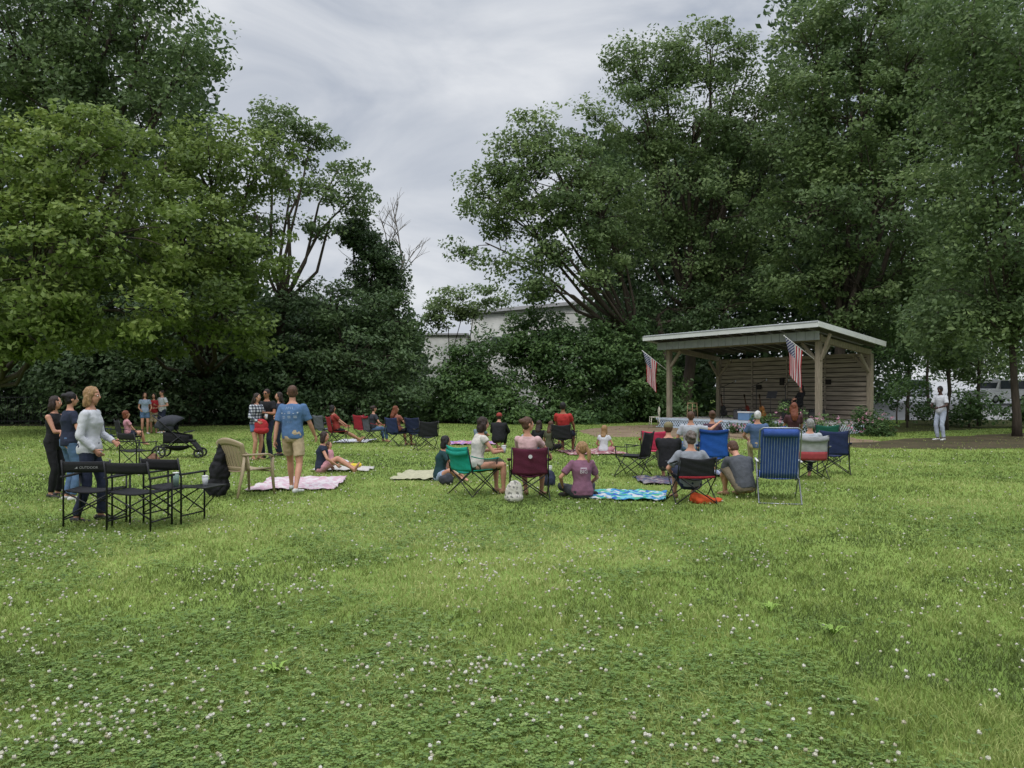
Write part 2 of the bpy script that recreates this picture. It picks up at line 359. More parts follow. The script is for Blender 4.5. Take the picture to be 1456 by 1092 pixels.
def fabric_pattern(name,cols,scale,kind='voronoi'):
    m=bpy.data.materials.new(name); m.use_nodes=True; nt=m.node_tree; b=nt.nodes['Principled BSDF']; b.inputs['Roughness'].default_value=.9
    tc=nt.nodes.new('ShaderNodeTexCoord'); cr=nt.nodes.new('ShaderNodeValToRGB'); cr.color_ramp.interpolation='CONSTANT'
    e=cr.color_ramp.elements
    while len(e)<len(cols): e.new(.5)
    for i,c in enumerate(cols): e[i].position=i/len(cols); e[i].color=(*srgb(*c),1)
    if kind=='voronoi':
        t=nt.nodes.new('ShaderNodeTexVoronoi'); t.inputs['Scale'].default_value=scale; nt.links.new(tc.outputs['Object'],t.inputs['Vector']); sp=nt.nodes.new('ShaderNodeSeparateColor')
        nt.links.new(t.outputs['Color'],sp.inputs[0]); nt.links.new(sp.outputs[0],cr.inputs['Fac'])
    else:
        sep=nt.nodes.new('ShaderNodeSeparateXYZ'); nt.links.new(tc.outputs['Object'],sep.inputs[0]); outs=[]
        for ax in((0,2) if kind=='plaid' else (0,1)):
            mu=nt.nodes.new('ShaderNodeMath'); mu.operation='MULTIPLY'; mu.inputs[1].default_value=scale; nt.links.new(sep.outputs[ax],mu.inputs[0])
            fr=nt.nodes.new('ShaderNodeMath'); fr.operation='FRACT'; nt.links.new(mu.outputs[0],fr.inputs[0]); g=nt.nodes.new('ShaderNodeMath'); g.operation='GREATER_THAN'; g.inputs[1].default_value=.5
            nt.links.new(fr.outputs[0],g.inputs[0]); outs.append(g)
        a=nt.nodes.new('ShaderNodeMath'); a.operation='ADD'; nt.links.new(outs[0].outputs[0],a.inputs[0]); nt.links.new(outs[1].outputs[0],a.inputs[1])
        d=nt.nodes.new('ShaderNodeMath'); d.operation='MULTIPLY'; d.inputs[1].default_value=.45; nt.links.new(a.outputs[0],d.inputs[0]); nt.links.new(d.outputs[0],cr.inputs['Fac'])
    nt.links.new(cr.outputs[0],b.inputs['Base Color']); MC[name]=m; return m
RECTS=[]
def blanket(label,cx,cy,w,l,rot,m,group=None,h=.03):
    o=MB().grid(lambda u,v:((u-.5)*w+.09*noise.noise(V((v*4,cx,u))),(v-.5)*l+.10*noise.noise(V((u*4,cy,3))),h+.05*abs(noise.noise(V((u*w*3.,v*l*3.,cx))))+.025*noise.noise(V((u*w*9,v*l*9,1)))),30,30).build('picnic_blanket',m,None,True,.006)
    o.location=(cx,cy,0); o.rotation_euler=(0,0,math.radians(rot)); tag(o,label,'blanket',group); RECTS.append((cx,cy,w/2,l/2,math.radians(rot))); return o
def slump(name,label,cat,x,y,face,parts,m,disp=.02,z=0,vox=.014):
    b=MB()
    for c,r in parts: b.ell(c,r)
    me=remesh(b,vox,3,[m],disp,7); o=bpy.data.objects.new(name,me); col.objects.link(o); o.location=(x,y,z); o.rotation_euler=(0,0,math.radians(face)); tag(o,label,cat); return o
# ---------------------------------------------------------------- PEOPLE
BLK=cloth('black',24,24,27); NAVY=cloth('navy',34,40,58); WHT=cloth('white',182,183,188,.06); JEAN=cloth('jean',78,102,132); JNL=cloth('light_jean',138,152,172)
KHA=cloth('khaki',168,150,122); BLU=cloth('dusty_blue',74,102,138); PNK=cloth('pink',184,132,140); PUR=cloth('mauve',116,80,98); RED=cloth('red',160,42,48)
TEALD=cloth('dark_teal',26,56,60); LGR=cloth('pale_grey',156,160,166); OLV=cloth('olive',68,70,52); DRED=cloth('brick_red',134,54,48)
PLAID=fabric_pattern('plaid',[(32,34,44),(96,102,112),(182,183,188)],14,'plaid')
SHW=mat('shoe_white',(.48,.48,.46),.6,.08); SHB=mat('shoe_dark',(.03,.028,.026),.6,.1); SHT=mat('shoe_tan',srgb(130,100,74),.7,.1)
folded=dict(hands=((.06,.22,1.10),(-.06,.24,1.14)),ep=((-1,.1,-1),(1,.1,-1)))
x,y=G(76,707); person('dark haired woman in black tank top and black trousers with arms folded',x,y,-95,1.60,True,skin='light',shirt=BLK,sleeve=0,legs=BLK,leglen=1.95,hair=('bob',HD),shoes=SHB,head=(10,-4),**folded)
x,y=G(98,712); person('woman in navy tee and blue jeans with her back turned',x,y,-40,1.66,True,shirt=NAVY,legs=JEAN,leglen=1.95,hair=('bun',HB),shoes=SHW,head=(-5,-2),hands=((-.16,.22,1.0),(.2,.24,1.02)),ep=((-1,-.6,-1),(1,-.6,-1)))
x,y=G(127,741); h3=person('woman in white long sleeved blouse and navy trousers standing behind black folding chairs',x,y,-84,1.73,True,wide=1.08,shirt=WHT,sleeve=1.95,legs=NAVY,leglen=1.96,hair=('bob',HBl),shoes=SHB,head=(-4,-3),hands=((-.12,.26,1.02),(.13,.12,.93)),ep=((-1,-.7,-1),(.8,-1,-.6)),feet=((-.10,.10,.08),(.10,-.12,.08)))
x,y=G(206,617); person('woman in pale blue top with long dark hair standing by the trees at far left',x,y,-150,1.66,True,shirt=JNL,sleeve=.5,legs=JEAN,leglen=.6,hair=('long',HD),shoes=SHW,hands=((-.2,.2,1.0),(.18,.22,1.0)))
x,y=G(219,616); person('adult in red top standing between two others near the left trees',x,y,-170,1.62,True,shirt=RED,legs=KHA,leglen=1.0,hair=('bob',HB),shoes=SHT,hands=((-.1,.25,1.1),(.2,.15,.9)))
x,y=G(231,616); person('man in white tee and dark shorts standing near the left trees',x,y,150,1.75,shirt=WHT,legs=NAVY,leglen=1.0,hair=('short',HD),shoes=SHW,hands=((-.2,.2,1.1),(.14,.25,1.15)))
x,y=G(184,641); camp_chair('low black camp chair holding the ginger haired girl left of the stroller',cloth('black_canvas',34,34,38),x,y,-50); person('ginger haired girl in pink top seated in low black chair left of stroller',x,y,-50,1.35,True,shirt=PNK,legs=NAVY,leglen=.6,hair=('bob',HR),**P(SITC,pel=(0,-.04,.64),feet=((-.13,.52,.30),(.13,.5,.28))))
x,y=G(155,640); camp_chair('navy canvas camp chair behind the woman in the white blouse',cloth('navy_canvas',36,46,80),x,y,-30)
x,y=G(364,654); h8=person('woman in black and white plaid shirt and denim shorts standing beside red bag',x,y,-120,1.64,True,shirt=PLAID,sleeve=1.9,legs=JEAN,leglen=.42,hair=('long',HD),shoes=SHT,hands=((-.12,.24,1.12),(.16,.26,1.0)),ep=((-1,-.5,-1),(1,-.5,-1)),head=(10,-6),hold=(0,1))
cup('white paper cup held by the woman in plaid shirt',h8(0)+V((0,-.0,-.05)),WHT)
x,y=G(380,652); h9=person('man in black tee and sunglasses behind the plaid shirted woman',x,y,165,1.74,shirt=BLK,legs=NAVY,leglen=1.95,hair=('short',HD),shoes=SHB,glasses=True,hands=((-.1,.28,1.16),(.12,.28,1.16)),ep=((-1,-.4,-1),(1,-.4,-1)),skin='tan')
x,y=G(398,648); person('person in navy clothes half hidden behind the walking man',x,y,120,1.66,True,shirt=NAVY,sleeve=.6,legs=NAVY,leglen=1.95,hair=('long',HD),shoes=SHB,hands=((-.14,.24,1.0),(.16,.24,1.0)))
x,y=G(416,701); person('man in blue printed tee and khaki shorts walking away across pink blanket',x,y,-8,1.77,wide=1.08,z=.0,shirt=BLU,sleeve=.8,legs=KHA,leglen=.72,hair=('short',HBr),shoes=SHW,head=(24,-6),lean=4,side=-2,feet=((-.13,.26,.08),(.15,-.22,.11)),hands=((-.27,-.08,.84),(.29,.22,.92)),ep=((-.5,-1,-.1),(.5,-1,-.1)),skin='light',deco=([('/ / \\ \\',.06,.44),('\u2022 - = - \u2022',.10,.36),('= = =',.11,.29),('- - -',.05,.22)],mat('print_pale',srgb(165,175,190),.8,.1)))
x,y=G(456,673); person('dark haired woman in navy top sitting on lawn right of the walking man',x,y,-80,1.62,True,shirt=NAVY,sleeve=.3,legs=PNK,leglen=.6,hair=('bob',HD),head=(-15,-10),**P(SITL,lean=6,hands=((-.2,.2,.15),(.2,.35,.2)),feet=((-.1,.72,.09),(.12,.7,.09))))
x,y=G(472,662); person('small child in white and pink sitting beside the woman in navy top',x,y,-110,1.0,True,shirt=PNK,legs=WHT,leglen=1.8,hair=('bob',HBr),**SITL)
x,y=G(481,631); camp_chair('red camp chair left of the row of seated people at back left',cloth('red_canvas',134,34,42),x,y,-62); person('woman in brick red tee reclining in red chair with legs stretched out',x,y,-62,1.68,True,shirt=DRED,legs=BLK,leglen=.6,hair=('bob',HB),shoes=SHT,**P(SITC,lean=-14,feet=((-.12,.72,.12),(.1,.74,.12)),toes=((0,.7,.7),(0,.7,.7))))
x,y=G(463,627); camp_chair('grey camp chair behind the reclining woman in red',cloth('grey_canvas',84,87,94),x,y,-40)
x,y=G(532,629); camp_chair('low grey camp chair with red edging at back left of lawn',cloth('grey_canvas',84,87,94),x,y,-55,trim=cloth('red_canvas',134,34,42)); person('dark haired person in charcoal top seated in grey and red chair',x,y,-55,1.62,True,shirt=cloth('charcoal',50,52,58),legs=JEAN,leglen=1.9,hair=('bun',HD),**P(SITC,lean=4))
x,y=G(519,626); camp_chair('empty red camp chair between the reclining woman and the grey chair',cloth('red_canvas',134,34,42),x,y,-30)
x,y=G(567,634); camp_chair('navy camp chair holding the auburn haired woman',cloth('navy_canvas',36,46,80),x,y,-40); person('auburn haired woman seated in navy camp chair at back left',x,y,-40,1.66,True,shirt=cloth('rust',134,84,70),sleeve=.5,legs=BLK,leglen=.6,hair=('long',HR),**P(SITC,head=(-20,0)))
x,y=G(606,640); camp_chair('empty black camp chair right of the auburn haired woman',cloth('black_canvas',34,34,38),x,y,20,k=.9)
x,y=G(591,636); camp_chair('empty dark blue camp chair tucked behind the empty black one',cloth('ink_canvas',28,36,62),x,y+.6,-30)
x,y=G(679,634); person('boy in grey blue tee sitting on the grass beside person in black jacket',x,y,-30,1.45,shirt=cloth('slate',98,112,122),legs=NAVY,leglen=.8,hair=('short',HBr),**SITK)
x,y=G(708,637); person('person in black hooded jacket sitting hunched on grass at mid lawn',x,y,-10,1.76,wide=1.15,shirt=BLK,sleeve=1.9,legs=BLK,leglen=1.9,hair=('short',HD),hat=DRED,**P(SITK,lean=20,pel=(0,0,.25)))
x,y=G(744,635); person('toddler with light hair in pale blue top sitting on grass',x,y,-60,1.0,shirt=cloth('pale_blue',134,154,174),legs=JNL,leglen=1.8,hair=('short',HBl),**SITX)
x,y=G(765,640); person('long haired woman in black top left of the man in red tee',x,y,-20,1.62,True,shirt=BLK,sleeve=.5,legs=JEAN,leglen=1.9,hair=('long',HD),**SITX)
x,y=G(781,641); person('long brown haired woman in dark green top beside black camp chair',x,y,-35,1.6,True,shirt=OLV,sleeve=.6,legs=BLK,leglen=1.9,hair=('long',HBr),**SITX)
x,y=G(802,644); camp_chair('black camp chair holding the man in red tee',cloth('black_canvas',34,34,38),x,y,-18,k=.8); person('man in bright red tee seated in black camp chair seen from behind',x,y,-18,1.8,shirt=cloth('tomato',158,46,44),legs=NAVY,leglen=1.0,hair=('short',HB),skin='tan',**P(SITC,pel=(0,-.04,.54),head=(10,0)))
x,y=G(858,645); person('fair haired girl in white top sitting alone on the grass mid lawn',x,y,-25,1.4,True,shirt=WHT,sleeve=.4,legs=PNK,leglen=.8,hair=('long',HBl),**SITX)
x,y=G(625,685); h21=person('dark haired woman in teal tee sitting on cream blanket',x,y,-78,1.62,True,shirt=TEALD,sleeve=.6,legs=JNL,leglen=.5,hair=('bob',HB),head=(0,-8),hold=(1,),**P(SITX,feet=((-.05,.48,.09),(.18,.40,.09)),kp=((-.4,.2,1),(.9,.3,.4)),hands=((-.08,.42,.40),(.12,.38,.40))))
cup('white paper cup held by the woman in teal tee',h21(1)+V((0,0,-.04)),WHT)
x,y=G(673,703); camp_chair('teal green camp chair holding the woman in white top',cloth('teal_canvas',20,140,120),x,y,-48,trim=cloth('teal_trim',22,128,112),k=.82); h22=person('dark haired woman in white sleeveless top leaning forward in teal camp chair',x+.05,y,-66,1.68,True,shirt=cloth('cream',186,180,172),sleeve=.25,legs=OLV,leglen=1.05,skirt=True,hair=('bob',HD),shoes=SHT,head=(-6,-6),hold=(1,),**P(SITC,pel=(0,.0,.50),lean=10,hands=((-.08,.40,.74),(.10,.42,.72)),ep=((-1,-.3,-1),(1,-.3,-1)),curl=30))
cup('white paper cup held by the woman in teal chair',h22(1)+V((0,0,-.03)),WHT)
x,y=G(752,709); camp_chair('maroon camp chair holding the woman with a tote bag beside it',cloth('maroon_canvas',82,30,50),x,y,2,k=.86,text=('\u25CF',mat('print_white',(.45,.45,.45),.6,.02),.08)); person('woman in pink tee with brown hair seated in maroon camp chair',x,y+.02,-12,1.70,True,shirt=cloth('blush',184,152,152),sleeve=.6,legs=NAVY,leglen=1.0,hair=('bun',HBr),shoes=SHT,head=(-55,0),**P(SITC,hands=((-.15,.3,.62),(.30,.30,.66))))
x,y=G(828,710); person('blonde woman in mauve tee with BIG printed on back sitting on grass',x,y,8,1.68,True,wide=1.06,shirt=PUR,sleeve=.7,legs=cloth('dark_grey',52,54,58),leglen=1.9,hair=('pony',HBl),shoes=SHB,head=(48,4),deco=([('\u25AC\u25AC\u25AC',.035,.385),('BIG',.085,.325)],mat('print_light',(.5,.46,.5),.7,.03)),**P(SITX,lean=6,hands=((-.28,.22,.2),(.20,.34,.20))))
x,y=G(950,682); person('person in olive cap and black tee sitting with back to camera',x,y,-15,1.76,wide=1.1,shirt=BLK,sleeve=.7,legs=OLV,leglen=1.0,hair=('short',HBr),hat=cloth('cap_olive',112,104,78),**P(SITK,pel=(0,0,.27),lean=8))
x,y=G(982,664); person('brown haired person in pale shirt with right arm stretched to the side',x,y,-10,1.7,shirt=LGR,sleeve=.7,legs=JEAN,leglen=1.9,hair=('short',HBr),twist=-10,**P(SITC,pel=(0,0,.46),hands=((-.2,.2,.5),(.62,.12,1.0)),ep=((-1,-.5,-.5),(.2,-.2,-1))))
x,y=G(1012,662); person('brown haired woman in dark top seated in front of blue camp chair',x,y,-5,1.66,True,shirt=cloth('plum',70,48,62),legs=BLK,leglen=1.9,hair=('bun',HBr),**P(SITC,pel=(0,0,.50)))
x,y=G(983,714); camp_chair('black camp chair with thin red band holding the curly haired man',cloth('black_canvas',34,34,38),x,y,4,k=.62); person('curly grey haired man in grey tee seated in low black chair',x,y+.05,0,1.66,wide=1.04,shirt=cloth('ash',124,128,134),sleeve=.8,legs=NAVY,leglen=1.0,hair=('curly',hairm('ashbrown',90,80,74)),shoes=SHT,**P(SITC,pel=(0,0,.30),lean=-2,feet=((-.15,.48,.08),(.15,.5,.08)),hands=((-.26,.2,.42),(.26,.2,.42))))
MB().grid(lambda u,v:(-.265+.53*u,-.262-.055*math.sin(math.pi*u)-.004*v,.39+.03*v),8,2).build('lower_band',cloth('red_canvas',134,34,42),[o for o in bpy.data.objects if o.get('label','').startswith('black camp chair with thin')][0],True,.03)
x,y=G(1061,710); person('man in dark grey tee with cropped hair bending forward beside blue striped lounger',x,y+.05,12,1.72,wide=1.02,shirt=cloth('graphite',70,73,78),sleeve=.75,legs=cloth('dust',110,100,84),leglen=1.0,hair=('short',HBr),shoes=SHT,**P(SITK,pel=(0,0,.2),lean=34,head=(10,-35),hands=((-.1,.5,.16),(.16,.5,.2))))
x,y=G(1077,662); person('white haired person in blue top seated left of the striped lounger',x,y,-15,1.68,shirt=cloth('denim_blue',72,92,124),legs=KHA,leglen=1.9,hair=('short',HW),**P(SITC,pel=(0,0,.48)))
x,y=G(1098,660); camp_chair('blue camp chair mostly hidden behind the striped lounger',cloth('blue_canvas',32,80,158),x,y,-15)
x,y=G(1128,654); person('long auburn haired woman in dark top seated beyond striped lounger',x,y,-10,1.72,True,shirt=cloth('wine',70,42,46),legs=BLK,leglen=1.9,hair=('long',HR),**P(SITC,pel=(0,0,.62),feet=((-.13,.42,.14),(.13,.44,.14))))
x,y=G(1150,681); sc=camp_chair('pale grey camp chair with red lower panel right of striped lounger',cloth('silver_canvas',150,152,154),x,y,-6,trim=cloth('silver_trim',130,132,136),k=.92); 
MB().grid(lambda u,v:(-.255+.51*u,-.255-.07*math.sin(math.pi*u)-.03*v,.38+.16*v),8,3).build('lower_panel',cloth('coral_canvas',150,62,66),sc,True,.018)
person('grey haired person seated in the pale grey and red camp chair',x,y,-6,1.62,shirt=LGR,sleeve=.7,legs=NAVY,leglen=1.9,hair=('short',HG),**P(SITC,pel=(0,-.02,.44)))
x,y=G(1185,673); camp_chair('navy camp chair furthest right in the front audience',cloth('navy_canvas',36,46,80),x,y,-20)
x,y=G(1172,656); camp_chair('dark green camp chair behind the navy one at right',cloth('green_canvas',22,78,64),x,y,-10)
x,y=G(1338,626); person('man in white tee and light jeans standing alone near path at right',x,y,112,1.88,shirt=WHT,sleeve=.75,legs=cloth('pale_jean',160,168,182),leglen=1.95,hair=('short',HB),skin='dark',shoes=SHW,head=(10,-14),hands=((-.14,.28,1.05),(.12,.28,1.08)),ep=((-1,-.5,-1),(1,-.5,-1)))
x,y=G(136,748); director_chair('black folding chair with OUTDOOR on its back, leftmost of the three',x,y,6,table=False,text=1)
x,y=G(199,752); director_chair('black folding chair without side table, middle of the three at left',x,y,-8,table=False)
x,y=G(248,742); director_chair('black folding chair with side table, rightmost of the three at left',x,y,-16)
a_=math.radians(-16); cup('white paper cup on the black side table at left',(x+math.cos(a_)*.46,y+math.sin(a_)*.46,.480),WHT)
cup('sage green tumbler standing on the seat of a black folding chair',(x+.02,y,.448),cloth('sage',118,140,130),h=.17,r=.04)
x,y=G(196,672); director_chair('black folding chair standing behind the front three at left',x,y,-30,table=False)
x,y=G(218,662); slump('handbag','brown leather handbag on lawn left of the stroller','bag',x,y,0,[((0,0,.12),(.16,.09,.12)),((0,0,.22),(.1,.04,.06))],mat('leather',srgb(96,62,40),.5,.2))
x,y=G(900,677); camp_chair('empty black camp chair left of the person in olive cap',cloth('black_canvas',34,34,38),x,y,60)
x,y=G(930,664); camp_chair('pink red camp chair behind the person in olive cap',cloth('pink_canvas',176,48,78),x,y,-10,k=.85)
x,y=G(1014,678); camp_chair('bright blue camp chair with dark blue band at mid right',cloth('blue_canvas',32,80,158),x,y,-12,trim=cloth('blue_trim',24,58,118),k=1.08)
x,y=G(1106,712); r=thing('lawn_lounger','tall blue lawn lounger with thin white stripes seen from behind','chair',(x,y,0),-14)
lb=cloth('lounger_blue',50,76,140); lw=cloth('lounger_white',150,162,186)
def lbk(u,v): return (-.27+.54*u,-.12-.34*v-.02*math.sin(math.pi*u),.36+.74*v)
def lst(u,v): return (-.27+.54*u,-.12+.62*v,.36+.05*v-.02*math.sin(math.pi*u))
for nm,f in(('backrest',lbk),('seat',lst)):
    m=MB()
    for k in range(14):
        a,b_=k/14,(k+1)/14; mid=b_-.011
        m.grid(lambda u,v,a=a,b_=mid:f(a+(b_-a)*u,v),1,8,0); m.grid(lambda u,v,a=mid,b_=b_:f(a+(b_-a)*u,v),1,8,1)
    m.build(nm,[lb,lw],r,True,.01)
MB().grid(lambda u,v:(-.24+.48*u,-.475-.04*math.sin(math.pi*v),1.0+.11*v),6,5).build('head_pillow',lb,r,True,.03)
MB().tube([(-.29,-.10,.34),(-.29,-.46,1.10),(-.24,-.48,1.13),(.24,-.48,1.13),(.29,-.46,1.10),(.29,-.10,.34)],.011,8).build('back_frame',METG,r,True)
MB().tube([(-.29,-.14,.35),(-.29,.52,.42),(.29,.52,.42),(.29,-.14,.35)],.011,8).build('seat_frame',METG,r,True)
for i in(-1,1):
    MB().tube([(i*.30,-.42,.01),(i*.30,-.38,.02),(i*.30,.25,.60)],.011,8).build('leg',METG,r,True)
    MB().tube([(i*.30,.50,.01),(i*.30,.44,.02),(i*.30,.0,.38)],.011,8).build('leg',METG,r,True)
    MB().tube([(i*.31,-.28,.62),(i*.31,.30,.62)],.018,8,flat=.6).build('armrest',METW,r,True)
MB().tube([(-.30,-.42,.012),(.30,-.42,.012)],.011,8).build('foot_bar',METG,r,True)
x,y=G(997,714); slump('jacket','orange jacket lying under the low black chair','jacket',x,y-.12,0,[((0,0,.05),(.22,.1,.07)),((.14,.02,.04),(.16,.1,.05)),((-.1,0,.09),(.12,.08,.06))],cloth('orange',176,72,34),.03)
x,y=G(731,711); tb=slump('tote_bag','cream tote bag with grey leaf pattern leaning on the maroon chair','bag',x,y-.28,6,[((0,0,.17),(.14,.06,.17)),((0,0,.08),(.15,.08,.08))],fabric_pattern('tote',[(182,178,168),(116,114,110),(170,164,156),(186,182,174)],34),.012)
slump('shoulder_bag','bright red bag held at the waist of plaid shirted woman','bag',*G(371,654),20,[((0,-.2,.86),(.17,.07,.16)),((0,-.2,.74),(.18,.08,.1))],RED,.015)
x,y=G(309,706); slump('duffel_bag','tall slumped black bag standing left of the beige plastic chair','bag',x,y,0,[((0,0,.16),(.20,.17,.18)),((.02,0,.38),(.16,.14,.22)),((.05,0,.62),(.11,.10,.18)),((.07,0,.80),(.06,.06,.09))],BLK,.035)
x,y=G(350,704); r=thing('plastic_armchair','beige moulded plastic armchair with slatted back on the lawn','chair',(x,y,0),-34)
bm_=mat('beige_plastic',srgb(158,142,116),.45,.06,4)
q_=1.12
def bk(u,v):
    a=(u-.5)*2; w=.27+.03*v; return (q_*a*w,-.24-.16*v+.09*a*a,.42+.52*v-.09*a*a*v)
for k in range(9):
    c=.1+.8*k/8
    MB().grid(lambda u,v,c=c:bk(c+(u-.5)*.078,.04+.84*v),1,8).build('back_slat',bm_,r,True,.012)
MB().grid(lambda u,v:bk(u,.80+.20*v),12,3).build('top_rail',bm_,r,True,.022)
MB().grid(lambda u,v:bk(u,.0+.12*v),12,3).build('lower_rail',bm_,r,True,.022)
for a,b_ in((0,.09),(.91,1)): MB().grid(lambda u,v,a=a,b_=b_:bk(a+(b_-a)*u,v),2,10).build('back_side',bm_,r,True,.022)
MB().grid(lambda u,v:((u-.5)*(.50+.08*v),-.25+.52*v,.42-.02*math.sin(math.pi*u)+.02*v-.15*max(0,v-.9)),10,10).build('seat',bm_,r,True,.02)
for i in(-1,1):
    MB().grid(lambda u,v,i=i:(i*(.265+.075*u)+i*.03*math.sin(math.pi*v),-.28+.56*v,.675-.01*v-.45*max(0,v-.8)**1.3),3,12).build('armrest',bm_,r,True,.024)
    MB().tube([(i*.32,.26,.61),(i*.30,.27,.40),(i*.32,.30,.01)],[.034,.036,.026],8,flat=.6).build('leg',bm_,r,True)
    MB().tube([(i*.29,-.25,.66),(i*.27,-.27,.40),(i*.29,-.38,.01)],[.030,.036,.026],8,flat=.6).build('leg',bm_,r,True)
MB().tube([(-.28,.26,.385),(.28,.26,.385)],.028,8,flat=.5).build('apron',bm_,r,True)
x,y=G(256,651); r=thing('baby_stroller','black baby stroller with hood parked on the grass','stroller',(x,y,0),-78); r.scale=(1.15,1.15,1.12)
tyre=mat('tyre',(.02,.02,.02),.8,.1); Rx=Matrix.Rotation(math.pi/2,3,'Y')
for (wx,wy,wr) in((-.27,-.38,.15),(.27,-.38,.15),(-.22,.42,.11),(.22,.42,.11)):
    w=MB().torus((wx,wy,wr),wr-.02,.02,Rx).build('wheel',tyre,r,True); h=MB().ell((wx,wy,wr),(.03,.03,.03))
    for k in range(5):
        a=k*1.2566; h.tube([(wx,wy,wr),(wx,wy+math.cos(a)*(wr-.02),wr+math.sin(a)*(wr-.02))],.007,5)
    h.build('hub',METG,w,True)
for i in(-1,1): MB().tube([(i*.22,.42,.12),(i*.25,.0,.48),(i*.26,-.34,.82),(i*.25,-.5,.96)],.014,8).tube([(i*.26,-.38,.15),(i*.25,.05,.5)],.013,8).build('frame_tube',METB,r,True)
MB().tube([(-.25,-.5,.96),(.25,-.5,.96)],.019,8).build('handle',METB,r,True)
MB().grid(lambda u,v:(-.2+.4*u,.30-.42*v,.38+.02*v),4,4).grid(lambda u,v:(-.2+.4*u,-.12-.24*v,.40+.42*v),4,5).build('seat',BLK,r,True,.04)
MB().grid(lambda u,v:(-.23+.46*u,.28+.16*v,.36-.22*v),4,3).build('footrest',BLK,r,True,.03)
MB().grid(lambda u,v:(-.25*math.cos(math.pi*u),-.16+.36*math.cos(math.pi*(.98-.72*v))*(.35+.65*math.sin(math.pi*u)),.66+.30*math.sin(math.pi*(.98-.72*v))*(.25+.75*math.sin(math.pi*u)**.7)),12,9).build('canopy',cloth('hood_charcoal',44,46,52),r,True,.015)
for i in(-1,1):
    MB().grid(lambda u,v,i=i:(i*.245,-.38+.30*u,.62+.24*v*(1-.5*u)),3,3).build('side_panel',cloth('hood_charcoal',44,46,52),r,True,.012)
    MB().grid(lambda u,v,i=i:(i*.225,-.30+.52*u,.34+.26*v*(1-.35*u)),4,3).build('seat_side',BLK,r,True,.02)
MB().grid(lambda u,v:(-.2+.4*u,-.35+.6*v,.26-.10*math.sin(math.pi*u)*math.sin(math.pi*v)),6,6).build('basket',BLK,r,True,.01)
MB().tube([(-.25,.12,.58),(-.2,.26,.60),(.2,.26,.60),(.25,.12,.58)],.014,8).build('bumper_bar',METB,r,True)
x,y=G(428,689); blanket('pale pink blanket with rose blotches under the walking man',x,y,1.45,1.9,5,fabric_pattern('pinkfloral',[(184,172,176),(180,154,162),(188,180,180),(176,144,154)],14))
x,y=G(609,677); blanket('cream blanket under the woman in teal tee',x,y,1.15,1.6,-4,cloth('cream_cloth',160,157,130))
x,y=G(893,706); blanket('bright blue beach towel with green and white splashes',x,y,1.15,1.1,-12,fabric_pattern('splash',[(36,110,160),(96,160,168),(56,140,104),(170,174,174),(28,80,146)],13))
x,y=G(505,628); blanket('white blanket beside the reclining woman in red',x,y,1.1,1.6,0,WHT)
x,y=G(668,631); blanket('pink and violet blanket beside the boy in grey blue',x,y,1.7,1.4,0,fabric_pattern('violet',[(160,94,128),(122,94,154),(180,146,164)],9))
x,y=G(840,644); blanket('striped rose blanket beneath the fair haired girl',x,y,1.6,1.6,10,fabric_pattern('rosecheck',[(150,108,108),(126,74,84),(164,148,142)],6,'check'))
x,y=G(945,685); blanket('dark patterned rug between empty black chair and the cap wearer',x,y,1.0,1.1,0,fabric_pattern('darkrug',[(54,60,84),(88,70,84),(116,110,110)],14))
x,y=G(1010,675); blanket('striped pale cloth on the ground by the bright blue chair',x,y,1.2,1.0,14,fabric_pattern('stripecloth',[(94,110,146),(160,160,166),(78,94,130)],9,'check'))
x,y=G(1215,613); blanket('dusty pink mat on the grass near the stage shrubs',x,y,2.0,1.2,-10,PNK)
x,y=G(490,668); blanket('small white towel under the navy top woman',x,y,1.2,.9,0,cloth('offwhite',172,167,162))
x,y=G(503,668); slump('toy','small yellow soft toy lying at end of white towel','toy',x,y,20,[((0,0,.08),(.12,.07,.06)),((.12,0,.1),(.06,.05,.05))],cloth('yellow',200,176,56),.01)
x,y=G(780,692); slump('backpack','dark navy backpack on grass between maroon chair and mauve tee woman','bag',x,y,20,[((0,0,.14),(.14,.1,.15)),((0,-.08,.1),(.1,.06,.09))],NAVY,.02)
x,y=G(785,664,.0); cup('clear drink cup standing by the navy backpack',(x-.1,y-1.2,.02),mat('plastic_pale',(.45,.45,.43),.2,.05))
x,y=G(655,690); slump('rucksack','small black bag on grass left of the teal camp chair','bag',x-.25,y,0,[((0,0,.1),(.14,.09,.1)),((.03,0,.17),(.08,.06,.05))],cloth('charcoal',50,52,58),.02)
print('people done',time.time()-T0)
# ---------------------------------------------------------------- STAGE
ang=math.degrees(math.atan2(-.842,.547)); SO=V((6.3,37,0)); SU=V((.547,-.842,0)).normalized(); SV=V((.842,.547,0)).normalized()
def W(a,b,z=0): p=SO+SU*a+SV*b; return (p.x,p.y,z)
st=thing('stage_pavilion','open wooden stage shelter with pale sloping roof and slatted rear wall','stage shelter',SO,ang)
wood=mat('post_wood',srgb(136,126,110),.8,.25,3,.3,stretch=(8,8,1)); plank=mat('plank_wood',srgb(140,130,117),.85,.38,2,.5,stretch=(.6,3,9)); dark=mat('roof_underside',srgb(84,80,76),.9,.2,3); shadow_board=mat('gap_board',srgb(40,37,34),.9,.2,3)
def rz(yy): return 4.35-.62*yy/4.4
m=MB(); w0,w1,d0,d1=0,9.5,0,4.4
vs=[(w0,d0,rz(0)),(w1,d0,rz(0)),(w1,d1,rz(d1)),(w0,d1,rz(d1))]; vs+=[(a,b,c-.10) for a,b,c in vs]
m.add(vs,[(0,1,2,3),(7,6,5,4),(0,4,5,1),(1,5,6,2),(2,6,7,3),(3,7,4,0)]); m.build('roof',mat('roof_metal',srgb(190,193,195),.5,.08,2),st)
